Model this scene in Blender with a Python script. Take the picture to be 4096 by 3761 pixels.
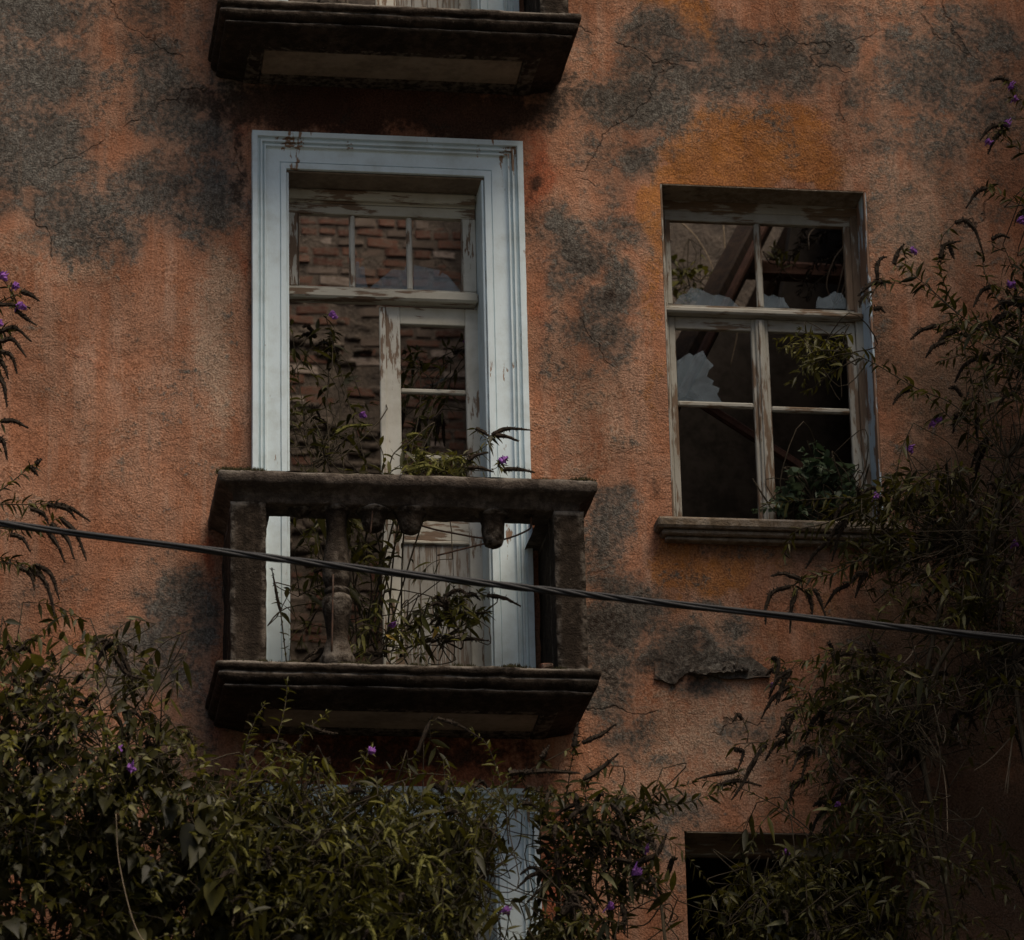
import bpy, math, random
import numpy as np
from mathutils import Vector, Matrix, noise as mnoise
random.seed(7); rng = np.random.default_rng(7)
for o in list(bpy.data.objects): bpy.data.objects.remove(o)
SC = bpy.context.scene; COL = SC.collection
rad = math.radians

# ------------------------------------------------------------------ camera
F_PX, YAW, PITCH, ROLL, DIST = 17000.0, rad(8.6), rad(20.9), rad(-1.34), 23.9
fw = np.array([math.sin(YAW)*math.cos(PITCH), math.cos(YAW)*math.cos(PITCH), math.sin(PITCH)])
rt = np.array([math.cos(YAW), -math.sin(YAW), 0.0]); up = np.cross(rt, fw)
rt, up = math.cos(ROLL)*rt+math.sin(ROLL)*up, -math.sin(ROLL)*rt+math.cos(ROLL)*up
CAM = np.array([0, 0, 1.6+DIST*math.sin(PITCH)])-DIST*fw
cam = bpy.data.cameras.new('camera'); co = bpy.data.objects.new('camera', cam); COL.objects.link(co)
co.matrix_world = Matrix(((rt[0], up[0], -fw[0], CAM[0]), (rt[1], up[1], -fw[1], CAM[1]), (rt[2], up[2], -fw[2], CAM[2]), (0, 0, 0, 1)))
cam.sensor_width = 36; cam.sensor_fit = 'HORIZONTAL'; cam.lens = F_PX/4096*36
cam.clip_start = 0.5; cam.clip_end = 2000
cam.dof.use_dof = True; cam.dof.focus_distance = 23.3; cam.dof.aperture_fstop = 2.2
SC.camera = co
# ------------------------------------------------------------------ sky, sun, exposure
SUN_EL, SUN_AZ = rad(60), rad(32)          # azimuth measured from -Y (street side) towards +X
w = bpy.data.worlds.new('World'); SC.world = w; w.use_nodes = True
nt = w.node_tree; sky = nt.nodes.new('ShaderNodeTexSky'); sky.sky_type = 'NISHITA'; sky.sun_disc = False
sdir = Vector((math.sin(SUN_AZ)*math.cos(SUN_EL), -math.cos(SUN_AZ)*math.cos(SUN_EL), math.sin(SUN_EL)))
sky.sun_elevation = SUN_EL; sky.sun_rotation = math.atan2(sdir.x, sdir.y)
sky.air_density = 1.0; sky.dust_density = 4.0; sky.ozone_density = 1.0
nt.links.new(sky.outputs[0], nt.nodes['Background'].inputs[0]); nt.nodes['Background'].inputs[1].default_value = 0.042
sl = bpy.data.lights.new('sun', 'SUN'); sl.energy = 1.5; sl.angle = rad(38); sl.color = (1, .86, .70)
so = bpy.data.objects.new('sun', sl); COL.objects.link(so); so.rotation_euler = (-sdir).to_track_quat('-Z', 'Y').to_euler(); so.location = (8, -14, 30)
SC.view_settings.view_transform = 'Standard'; SC.view_settings.look = 'None'; SC.view_settings.gamma = 1
SC.view_settings.use_curve_mapping = False; SC.view_settings.exposure = 1.02

# ------------------------------------------------------------------ helpers
S = 4096/2013.0
def P(px, py, y=0.0):
    """point on the vertical plane Y=y seen at photo position (px,py) of a 2013 px wide view"""
    d = fw+rt*(px*S-2048)/F_PX-up*(py*S-1880.5)/F_PX
    return CAM+d*((y-CAM[1])/d[1])
def PX(p):
    d = np.asarray(p)-CAM; z = d@fw
    return (2048+F_PX*(d@rt)/z)/S, (1880.5-F_PX*(d@up)/z)/S

def link(name, me, mat, parent=None, kind=None, label=None, cat=None, group=None):
    o = bpy.data.objects.new(name, me); COL.objects.link(o)
    if me is not None and mat is not None and not me.materials:
        me.materials.append(mat)
    if parent is not None: o.parent = parent
    if kind: o['kind'] = kind
    if label: o['label'] = label
    if cat: o['category'] = cat
    if group: o['group'] = group
    return o
def empty(name, loc, label, cat, group=None):
    o = link(name, None, None, label=label, cat=cat, group=group); o.location = loc; return o
def mesh_np(name, v, tris=None, polys=None, smooth=False, attrs=None):
    me = bpy.data.meshes.new(name)
    if polys is not None:
        me.from_pydata([tuple(p) for p in v], [], polys)
    else:
        v = np.asarray(v, np.float32); t = np.asarray(tris, np.int32)
        k = t.shape[1]
        me.vertices.add(len(v)); me.vertices.foreach_set('co', v.ravel())
        me.loops.add(t.size); me.loops.foreach_set('vertex_index', t.ravel())
        me.polygons.add(len(t)); me.polygons.foreach_set('loop_start', np.arange(len(t), dtype=np.int32)*k)
        me.polygons.foreach_set('loop_total', np.full(len(t), k, np.int32))
    me.update(calc_edges=True)
    if attrs:
        for n, a in attrs.items():
            if a.ndim == 1:
                at = me.attributes.new(n, 'FLOAT', 'POINT'); at.data.foreach_set('value', a.astype(np.float32))
            else:
                at = me.attributes.new(n, 'FLOAT_COLOR', 'POINT'); at.data.foreach_set('color', a.astype(np.float32).ravel())
    if smooth: me.polygons.foreach_set('use_smooth', [True]*len(me.polygons))
    me.validate(); return me
class MB:
    def __init__(s): s.v = []; s.f = []
    def add(s, v, f):
        n = len(s.v); s.v += [tuple(p) for p in v]; s.f += [tuple(i+n for i in q) for q in f]; return s
    def box(s, x0, x1, y0, y1, z0, z1, c=0.004, jit=0.0):
        """chamfered box"""
        c = min(c, .3*(x1-x0), .3*(y1-y0), .3*(z1-z0))
        v = []; idx = {}
        for a in (0, 1):
            for b in (0, 1):
                for d in (0, 1):
                    X, Y, Z = (x0, x1)[a], (y0, y1)[b], (z0, z1)[d]
                    sx, sy, sz = (1, -1)[a], (1, -1)[b], (1, -1)[d]
                    for k, q in enumerate(((X, Y+sy*c, Z+sz*c), (X+sx*c, Y, Z+sz*c), (X+sx*c, Y+sy*c, Z))):
                        idx[a, b, d, k] = len(v); v.append(tuple(e+random.uniform(-jit, jit) for e in q))
        f = []
        for a in (0, 1):
            q = [idx[a, 0, 0, 0], idx[a, 1, 0, 0], idx[a, 1, 1, 0], idx[a, 0, 1, 0]]; f.append(q if a else q[::-1])
            q = [idx[0, a, 0, 1], idx[1, a, 0, 1], idx[1, a, 1, 1], idx[0, a, 1, 1]]; f.append(q[::-1] if a else q)
            q = [idx[0, 0, a, 2], idx[1, 0, a, 2], idx[1, 1, a, 2], idx[0, 1, a, 2]]; f.append(q if a else q[::-1])
        for a in (0, 1):
            for b in (0, 1):
                f.append([idx[a, b, 0, 0], idx[a, b, 1, 0], idx[a, b, 1, 1], idx[a, b, 0, 1]])
                f.append([idx[a, 0, b, 0], idx[a, 1, b, 0], idx[a, 1, b, 2], idx[a, 0, b, 2]])
                f.append([idx[0, a, b, 1], idx[1, a, b, 1], idx[1, a, b, 2], idx[0, a, b, 2]])
                for d in (0, 1): f.append([idx[a, b, d, 0], idx[a, b, d, 1], idx[a, b, d, 2]])
        return s.add(v, f)
    def mesh(s, name, smooth=False, fix=True):
        me = mesh_np(name, s.v, polys=s.f, smooth=smooth)
        if fix:
            import bmesh
            bm = bmesh.new(); bm.from_mesh(me); bmesh.ops.recalc_face_normals(bm, faces=bm.faces); bm.to_mesh(me); bm.free()
        return me
def catmull(pts, n=8):
    pts = [np.asarray(p, float) for p in pts]
    if len(pts) == 2: return np.array([pts[0]+(pts[1]-pts[0])*t for t in np.linspace(0, 1, n+1)])
    p = [2*pts[0]-pts[1]]+pts+[2*pts[-1]-pts[-2]]; out = []
    for i in range(1, len(p)-2):
        for t in np.linspace(0, 1, n, endpoint=False):
            a, b, c, d = p[i-1], p[i], p[i+1], p[i+2]
            out.append(.5*((2*b)+(c-a)*t+(2*a-5*b+4*c-d)*t*t+(3*b-a-3*c+d)*t**3))
    out.append(p[-2]); return np.array(out)
def frames(c):
    t = np.gradient(c, axis=0); t /= np.linalg.norm(t, axis=1)[:, None]+1e-9
    ref = np.array([0.13, -1, .21]); a = np.cross(t, ref); a /= np.linalg.norm(a, axis=1)[:, None]+1e-9
    return t, a, np.cross(a, t)
def tube(c, r, k=6, jit=0.0):
    """verts, quads of a tapered tube along the points c"""
    c = np.asarray(c); n = len(c); r = np.broadcast_to(np.asarray(r, float), (n,))
    t, a, b = frames(c); an = np.arange(k)*2*math.pi/k
    rr = r[:, None]*(1+jit*(rng.random((n, k))-.5)*2)
    v = c[:, None, :]+rr[:, :, None]*(np.cos(an)[None, :, None]*a[:, None, :]+np.sin(an)[None, :, None]*b[:, None, :])
    v = v.reshape(-1, 3); f = []
    for i in range(n-1):
        for j in range(k):
            f.append((i*k+j, i*k+(j+1) % k, (i+1)*k+(j+1) % k, (i+1)*k+j))
    f.append(tuple(range(k))[::-1]); f.append(tuple((n-1)*k+j for j in range(k)))
    return v, f
def revolve(prof, cx, cy, k=14, cap=True, jit=0.0):
    v = []; f = []
    for (r, z) in prof:
        for j in range(k):
            a = 2*math.pi*j/k; q = r*(1+jit*random.uniform(-1, 1))
            v.append((cx+q*math.cos(a), cy+q*math.sin(a), z+jit*.02*random.uniform(-1, 1)))
    for i in range(len(prof)-1):
        for j in range(k): f.append((i*k+j, i*k+(j+1) % k, (i+1)*k+(j+1) % k, (i+1)*k+j))
    if cap: f.append(tuple(range(k))[::-1]); f.append(tuple((len(prof)-1)*k+j for j in range(k)))
    return v, f

# ------------------------------------------------------------------ materials
class NT:
    def __init__(s, name):
        s.m = bpy.data.materials.new(name); s.m.use_nodes = True; s.t = s.m.node_tree; s.n = s.t.nodes; s.l = s.t.links
        s.b = s.n['Principled BSDF']; s.b.inputs['Specular IOR Level'].default_value = .25
        s.co = s.n.new('ShaderNodeTexCoord').outputs['Object']
    def set(s, sock, val):
        if hasattr(val, 'is_output'): s.l.new(val, sock)
        else: sock.default_value = val
    def mapp(s, scale=(1, 1, 1), loc=(0, 0, 0)):
        m = s.n.new('ShaderNodeMapping'); s.l.new(s.co, m.inputs[0]); m.inputs['Scale'].default_value = scale; m.inputs['Location'].default_value = loc
        return m.outputs[0]
    def noise(s, scale, detail=5, rough=.55, vec=None, dist=0.0):
        q = s.n.new('ShaderNodeTexNoise'); s.l.new(vec or s.co, q.inputs['Vector'])
        q.inputs['Scale'].default_value = scale; q.inputs['Detail'].default_value = detail; q.inputs['Roughness'].default_value = rough; q.inputs['Distortion'].default_value = dist
        return q.outputs['Fac']
    def vor(s, scale, vec=None, feat='F1'):
        q = s.n.new('ShaderNodeTexVoronoi'); q.feature = feat; s.l.new(vec or s.co, q.inputs['Vector']); q.inputs['Scale'].default_value = scale
        return q.outputs['Distance']
    def math(s, op, a, b=0.0, clamp=False):
        q = s.n.new('ShaderNodeMath'); q.operation = op; q.use_clamp = clamp; s.set(q.inputs[0], a); s.set(q.inputs[1], b); return q.outputs[0]
    def step(s, x, lo, hi, a=0.0, b=1.0):
        q = s.n.new('ShaderNodeMapRange'); q.interpolation_type = 'SMOOTHSTEP'; s.set(q.inputs[0], x)
        for i, e in enumerate((lo, hi, a, b)): q.inputs[1+i].default_value = e
        return q.outputs[0]
    def mix(s, f, a, b, mode='MIX'):
        q = s.n.new('ShaderNodeMix'); q.data_type = 'RGBA'; q.blend_type = mode; s.set(q.inputs[0], f)
        for i, e in ((6, a), (7, b)):
            s.set(q.inputs[i], e if hasattr(e, 'is_output') else tuple(e)+(1,))
        return q.outputs[2]
    def bump(s, h, strength=.5, dist=.01, nrm=None):
        q = s.n.new('ShaderNodeBump'); q.inputs['Strength'].default_value = strength; q.inputs['Distance'].default_value = dist
        s.l.new(h, q.inputs['Height'])
        if nrm: s.l.new(nrm, q.inputs['Normal'])
        return q.outputs[0]
    def attr(s, name):
        q = s.n.new('ShaderNodeAttribute'); q.attribute_name = name; return q
    def rnd(s):
        return s.n.new('ShaderNodeObjectInfo').outputs['Random']
    def upness(s):
        g = s.n.new('ShaderNodeNewGeometry'); x = s.n.new('ShaderNodeSeparateXYZ'); s.l.new(g.outputs['Normal'], x.inputs[0]); return x.outputs[2]
    def out(s, col, rough=.8, nrm=None, spec=None):
        s.set(s.b.inputs['Base Color'], col if hasattr(col, 'is_output') else tuple(col)+(1,)); s.set(s.b.inputs['Roughness'], rough)
        if nrm: s.l.new(nrm, s.b.inputs['Normal'])
        if spec is not None: s.b.inputs['Specular IOR Level'].default_value = spec
        return s.m

def wall_material():
    s = NT('weathered_stucco')
    A = s.attr('stain_a').outputs['Color']; B = s.attr('stain_shade_b').outputs['Color']
    sa = s.n.new('ShaderNodeSeparateColor'); s.l.new(A, sa.inputs[0]); sb = s.n.new('ShaderNodeSeparateColor'); s.l.new(B, sb.inputs[0])
    n1 = s.noise(2.3, 9, .66, dist=.4); n2 = s.noise(9, 8, .68, dist=.8); n3 = s.noise(34, 5, .62); n4 = s.noise(92, 4, .6)
    st = s.noise(1.0, 6, .6, vec=s.mapp((9, 9, .8)))
    k_ = lambda n, a: s.math('MULTIPLY', s.math('SUBTRACT', n, .5), a)
    wob = s.math('ADD', s.math('ADD', k_(n1, 1.5), k_(n2, 2.0)), s.math('ADD', k_(n3, 1.6), k_(n4, .6)))
    def mask(ch, lo=.42, hi=.62, k=1.0):
        return s.step(s.math('ADD', ch, s.math('MULTIPLY', wob, k)), lo, hi)
    base = s.mix(s.step(n1, .38, .62), (.325, .146, .082), (.365, .198, .126))
    base = s.mix(s.step(st, .44, .66, 0, .55), base, (.395, .262, .188))
    base = s.mix(s.step(n2, .50, .66, 0, .6), base, (.29, .120, .058))
    pale = mask(sa.outputs[2], .3, .95, .6); base = s.mix(s.math('MULTIPLY', pale, .85), base, (.395, .285, .205))
    red = mask(sb.outputs[1], .4, .9, .5); base = s.mix(s.math('MULTIPLY', red, .8), base, (.33, .095, .045))
    och = mask(sa.outputs[1], .36, .60, .4); base = s.mix(s.math('MULTIPLY', och, s.step(n2, .35, .6, .95, .6)), base, (.365, .150, .040))
    brown = mask(sb.outputs[2], .2, .9, .5); base = s.mix(s.math('MULTIPLY', brown, .88), base, (.13, .088, .060))
    gcol = s.mix(s.step(n1, .42, .6), (.066, .065, .058), (.128, .126, .112)); gcol = s.mix(s.step(n3, .44, .58, 0, .8), gcol, (.042, .041, .037)); gcol = s.mix(s.step(n2, .50, .64, 0, .55), gcol, (.175, .165, .146))
    wash = s.step(s.math('ADD', sa.outputs[0], s.math('ADD', k_(n1, .9), k_(n2, .5))), .0, .75, 0, .72); base = s.mix(wash, base, (.175, .128, .098))
    grey = mask(sa.outputs[0], .12, .92, 1.15); base = s.mix(s.math('MULTIPLY', grey, .92), base, gcol)
    fleck = s.step(s.math('ADD', k_(n2, 1.2), s.math('ADD', k_(n3, 1.0), k_(n1, 1.6))), .16, .5); base = s.mix(s.math('MULTIPLY', fleck, .7), base, gcol)
    run = s.noise(1.0, 5, .65, vec=s.mapp((22, 22, .55), (3, 0, 1))); base = s.mix(s.math('MULTIPLY', s.step(run, .52, .70, 0, .5), s.step(n1, .4, .6)), base, (.16, .115, .085))
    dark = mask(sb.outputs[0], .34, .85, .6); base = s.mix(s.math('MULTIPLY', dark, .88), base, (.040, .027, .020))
    wv = s.n.new('ShaderNodeVectorMath'); wv.operation = 'MULTIPLY_ADD'; nz_ = s.n.new('ShaderNodeTexNoise'); s.l.new(s.co, nz_.inputs['Vector']); nz_.inputs['Scale'].default_value = 3.5; nz_.inputs['Detail'].default_value = 5
    s.l.new(nz_.outputs['Color'], wv.inputs[0]); wv.inputs[1].default_value = (.5, .5, .35); s.l.new(s.co, wv.inputs[2])
    crk = s.vor(.75, wv.outputs[0], 'DISTANCE_TO_EDGE'); crack = s.math('MULTIPLY', s.step(crk, .0015, .006, 1, 0), s.math('MULTIPLY', s.step(s.noise(1.4, 3), .47, .53), s.step(sa.outputs[0], .12, .35))); base = s.mix(s.math('MULTIPLY', crack, .5), base, (.03, .022, .017))
    big = s.noise(1.05, 6, .62, vec=s.mapp((1.25, 1, .75), (5, 0, 2))); base = s.mix(1.0, base, s.mix(s.step(big, .36, .62), (.66, .62, .60), (1.10, 1.11, 1.12)), 'MULTIPLY')
    # the coarse sand of the render: low grains darker, high grains paler
    base = s.mix(1.0, base, s.mix(s.step(n4, .36, .64), (.62, .58, .55), (1.32, 1.32, 1.30)), 'MULTIPLY') if False else s.mix(s.step(n2, .36, .60, .45, 1.0), base, s.mix(1.0, base, s.mix(s.step(n4, .36, .64), (.58, .54, .51), (1.36, 1.36, 1.34)), 'MULTIPLY'))
    sm = s.step(n1, .40, .62, .35, 1.0)
    h = s.math('ADD', s.math('MULTIPLY', s.math('ADD', s.math('MULTIPLY', n3, .45), s.math('MULTIPLY', n4, .75)), sm), s.math('MULTIPLY', n2, .9))
    h = s.math('SUBTRACT', s.math('SUBTRACT', h, s.math('MULTIPLY', grey, .14)), s.math('MULTIPLY', crack, .6))
    return s.out(base, .95, s.bump(h, .85, .024), .1)
def peel(name, paint, under, lo=.52, hi=.56, stretch=(1, 1, .25), scale=26, rough=.6, dirt=.35):
    s = NT(name); v = s.mapp(stretch)
    a = s.noise(scale, 6, .65, vec=v); b = s.noise(2.2, 3, .6); g = s.noise(120, 3, .6, vec=s.mapp(stretch))
    m = s.step(s.math('ADD', a, s.math('MULTIPLY', s.math('SUBTRACT', b, .5), .55)), lo, hi)
    u2 = s.mix(g, under, tuple(min(1, e*2.4) for e in under))
    pc = s.mix(s.step(s.noise(5, 6, .7), .4, .75, 0, dirt), paint, tuple(e*f for e, f in zip(paint, (.55, .5, .42))))
    c = s.mix(m, pc, u2)
    h = s.math('ADD', s.math('MULTIPLY', s.math('SUBTRACT', 1.0, m), .6), s.math('MULTIPLY', g, .35))
    return s.out(c, rough, s.bump(h, .6, .003))
def concrete(name, c0, c1, moss=.8, lo=.55):
    s = NT(name); n1 = s.noise(3, 7, .65); n2 = s.noise(22, 6, .65); n3 = s.noise(90, 4, .6)
    st = s.noise(1, 5, .6, vec=s.mapp((14, 14, 1.2)))
    c = s.mix(s.step(s.math('ADD', s.math('MULTIPLY', n1, .55), s.math('MULTIPLY', n2, .5)), .46, .64), c0, c1)
    c = s.mix(s.step(st, .5, .7, 0, .6), c, tuple(e*.45 for e in c0))
    c = s.mix(s.step(n3, .65, .74, 0, .5), c, (.24, .21, .17))
    c = s.mix(s.step(n3, .42, .3, 0, .7), c, tuple(e*.4 for e in c0))
    g_ = s.n.new('ShaderNodeNewGeometry').outputs['Pointiness']; c = s.mix(s.math('MULTIPLY', s.step(g_, .515, .56), s.step(n2, .40, .62, 0, .45)), c, (.22, .19, .155))
    c = s.mix(s.math('MULTIPLY', s.step(s.upness(), .05, .5), s.step(s.noise(5, 5, .7), .42, .60, 0, .7)), c, (.24, .21, .175))  # up-facing ledges painted paler, as if catching light
    m = s.step(s.math('ADD', s.math('MULTIPLY', s.upness(), .5), s.math('MULTIPLY', n1, .9)), lo+.25, lo+.45, 0, moss)
    c = s.mix(m, c, s.mix(n2, (.018, .016, .006), (.06, .055, .018)))
    h = s.math('ADD', s.math('MULTIPLY', n2, 1.0), s.math('MULTIPLY', n3, .6))
    return s.out(c, .93, s.bump(h, .8, .02), .12)
def leaf_mat(name, c0, c1, c2, trans=.25):
    s = NT(name); t = s.attr('tint').outputs['Fac']; f = s.math('FRACT', s.math('ADD', t, s.rnd()))
    c = s.mix(s.step(f, .0, .7), c0, c1); c = s.mix(s.step(f, .90, .97), c, c2)
    c = s.mix(s.step(s.noise(30, 3), .45, .75, 0, .4), c, tuple(e*.5 for e in c0))
    s.out(c, .5, spec=.28)
    tr = s.n.new('ShaderNodeBsdfTranslucent'); s.l.new(c, tr.inputs[0])
    mx = s.n.new('ShaderNodeMixShader'); mx.inputs[0].default_value = trans+.1
    s.l.new(s.b.outputs[0], mx.inputs[1]); s.l.new(tr.outputs[0], mx.inputs[2]); s.l.new(mx.outputs[0], s.n['Material Output'].inputs[0])
    return s.m
def plain(name, c0, c1, scale=8, rough=.8, bump=.3, stretch=(1, 1, 1), dist=.006, rnd=0.0):
    s = NT(name); v = s.mapp(stretch); a = s.noise(scale, 6, .65, vec=v); b = s.noise(scale*6, 4, .6, vec=v)
    c = s.mix(s.step(s.math('ADD', s.math('MULTIPLY', a, .6), s.math('MULTIPLY', b, .4)), .38, .62), c0, c1)
    if rnd:
        c = s.mix(s.math('MULTIPLY', s.rnd(), rnd), c, tuple(e*.35 for e in c0))
    return s.out(c, rough, s.bump(s.math('ADD', a, b), bump, dist))

M = {}
M['stucco'] = wall_material()
M['white'] = peel('flaking_white_paint', (.63, .735, .765), (.15, .095, .06), .672, .70, (1, 1, .22), 17, .62, .45)
M['white_worn'] = peel('worn_white_paint', (.53, .52, .46), (.11, .075, .05), .545, .60, (1, 1, .16), 24, .7, .5)
M['rail_paint'] = peel('worn_rail_paint', (.45, .43, .36), (.10, .068, .045), .54, .60, (.16, 1, 1), 24, .7, .5)
M['win_paint'] = peel('bare_window_timber', (.33, .32, .28), (.085, .058, .038), .47, .55, (1, 1, .14), 26, .75, .5)
M['win_rail'] = peel('bare_window_rail', (.32, .31, .27), (.085, .058, .036), .49, .57, (.14, 1, 1), 26, .75, .5)
M['flake'] = peel('peeling_reveal_paint', (.46, .56, .63), (.14, .085, .055), .50, .53, (1, .5, .12), 20, .7, .3)
M['panel'] = peel('grey_panel_boards', (.31, .305, .28), (.095, .075, .058), .47, .54, (1, 1, .08), 48, .75, .5)
M['soffit'] = plain('stained_soffit', (.135, .105, .075), (.22, .175, .13), 4, .9, .3)
M['concrete'] = concrete('blackened_concrete', (.021, .015, .010), (.052, .038, .027), .8, .66)
M['coping'] = concrete('mossy_coping', (.055, .043, .034), (.125, .10, .08), .6, .60)
M['sill'] = concrete('stained_sill', (.15, .112, .075), (.27, .215, .155), .3, .8)
M['mortar'] = plain('rubble_mortar', (.052, .041, .032), (.125, .098, .074), 7, .95, .8, dist=.04)
M['iron'] = plain('rusty_iron', (.035, .024, .018), (.09, .045, .026), 40, .8, .3)
M['timber'] = plain('dark_roof_timber', (.022, .014, .010), (.055, .033, .021), 14, .85, .4, (1, 1, .2))
M['redbeam'] = plain('red_brown_beam', (.055, .024, .016), (.10, .045, .028), 10, .8, .3)
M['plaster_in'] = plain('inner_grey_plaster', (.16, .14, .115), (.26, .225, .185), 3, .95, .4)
M['plaster_dark'] = plain('shade_dark_plaster', (.018, .014, .011), (.045, .036, .03), 3, .95, .4)  # dark tone stands in for the unlit window room
M['bark'] = plain('shrub_bark', (.026, .020, .012), (.065, .05, .03), 30, .9, .5, (1, 1, .3))
M['twig_pale'] = plain('pale_dry_twig', (.20, .15, .10), (.32, .25, .17), 30, .85, .3)
M['spike'] = plain('dry_seed_head', (.013, .009, .006), (.038, .025, .014), 60, .9, .4)
M['spike_green'] = plain('green_seed_head', (.06, .06, .012), (.13, .12, .022), 60, .85, .4)
M['purple'] = plain('purple_blossom', (.17, .055, .25), (.31, .12, .42), 50, .7, .2)
M['leaf'] = leaf_mat('butterfly_bush_leaf', (.020, .0195, .003), (.072, .065, .008), (.15, .145, .06))
M['leaf_pale'] = leaf_mat('young_leaf', (.042, .042, .006), (.130, .120, .016), (.24, .23, .10))
M['leaf_vine'] = leaf_mat('bramble_leaf', (.013, .0125, .0025), (.046, .042, .007), (.09, .08, .012))
M['leaf_ivy'] = leaf_mat('ivy_leaf', (.030, .050, .022), (.080, .115, .065), (.16, .21, .14))
M['yellow'] = leaf_mat('yellowed_leaf', (.35, .22, .02), (.42, .26, .03), (.4, .25, .03))
M['moss'] = plain('dry_moss', (.018, .015, .005), (.055, .048, .015), 60, .95, .8)
M['cable'] = plain('black_cable_sheath', (.009, .009, .010), (.016, .017, .019), 20, .5, .1)
M['pole'] = plain('weathered_pole', (.10, .08, .06), (.17, .14, .11), 12, .9, .4, (1, 1, .1))
M['ground'] = plain('trodden_ground', (.07, .065, .045), (.13, .115, .08), 1.5, .95, .5)
M['paving'] = plain('grey_paving', (.16, .15, .14), (.24, .225, .21), 4, .9, .3)
M['asphalt'] = plain('asphalt', (.04, .04, .042), (.06, .06, .06), 40, .9, .3)
def brick_mat():
    s = NT('old_brick'); r = s.rnd(); n = s.noise(14, 6, .65); n2 = s.noise(60, 4)
    c = s.mix(s.step(r, 0, .55), (.085, .030, .020), (.145, .062, .040)); c = s.mix(s.step(r, .62, .7), c, (.13, .10, .08)); c = s.mix(s.step(r, .9, .95), c, (.34, .28, .235))
    c = s.mix(s.step(s.noise(5, 6, .7), .42, .6, 0, .85), c, (.13, .098, .074)); c = s.mix(s.step(n2, .58, .72, 0, .5), c, (.30, .24, .19))
    return s.out(c, .92, s.bump(s.math('ADD', n, n2), .6, .015), .1)
M['brick'] = brick_mat()
def glass_mat():
    s = NT('dusty_sky_tinted_glass'); n = s.noise(9, 6, .7); c = s.mix(n, (.11, .15, .17), (.22, .265, .285)); s.out(c, .1, spec=.6)  # blue-grey of reflected sky painted into the dusty tone
    t = s.n.new('ShaderNodeBsdfTransparent'); mx = s.n.new('ShaderNodeMixShader'); s.set(mx.inputs[0], s.step(n, .3, .75, .18, .40))
    s.l.new(t.outputs[0], mx.inputs[1]); s.l.new(s.b.outputs[0], mx.inputs[2]); s.l.new(mx.outputs[0], s.n['Material Output'].inputs[0]); return s.m
M['glass'] = glass_mat()

# ------------------------------------------------------------------ ground
def sheet(name, x0, x1, y0, y1, z, mat):
    me = mesh_np(name, [(x0, y0, z), (x1, y0, z), (x1, y1, z), (x0, y1, z)], polys=[(0, 1, 2, 3)]); return link(name, me, mat, kind='structure')
sheet('ground', -400, 400, -400, 400, 0, M['ground'])
sheet('road', -60, 60, -19, -12, .004, M['asphalt'])
link('pavement', MB().box(-60, 60, -26, -19, -.1, .12, .01).mesh('pavement'), M['paving'], kind='structure')

# ------------------------------------------------------------------ the house
FH = 3.9                                        # storey height
DX0, DX1, DT, FLOOR = -1.268, -.125, 11.927, 8.70  # balcony door opening
WX0, WX1, WT, WB = .907, 2.130, 11.938, 9.80       # window opening
HX0, HX1, HTOP, TH = -9.0, 9.0, 15.6, .46
house = empty('abandoned_house', (0, 0, 0), 'derelict orange and grey stucco house front with balconies and broken windows', 'house')
openings = []
for k in (-1, 0, 1):
    openings.append((DX0, DX1, FLOOR+k*FH, DT+k*FH)); openings.append((WX0, WX1, WB+k*FH, WT+k*FH))
openings = [o for o in openings if o[3] < HTOP+.3]
openings = [(a, b, c, min(d, HTOP-.2)) for a, b, c, d in openings]

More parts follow.
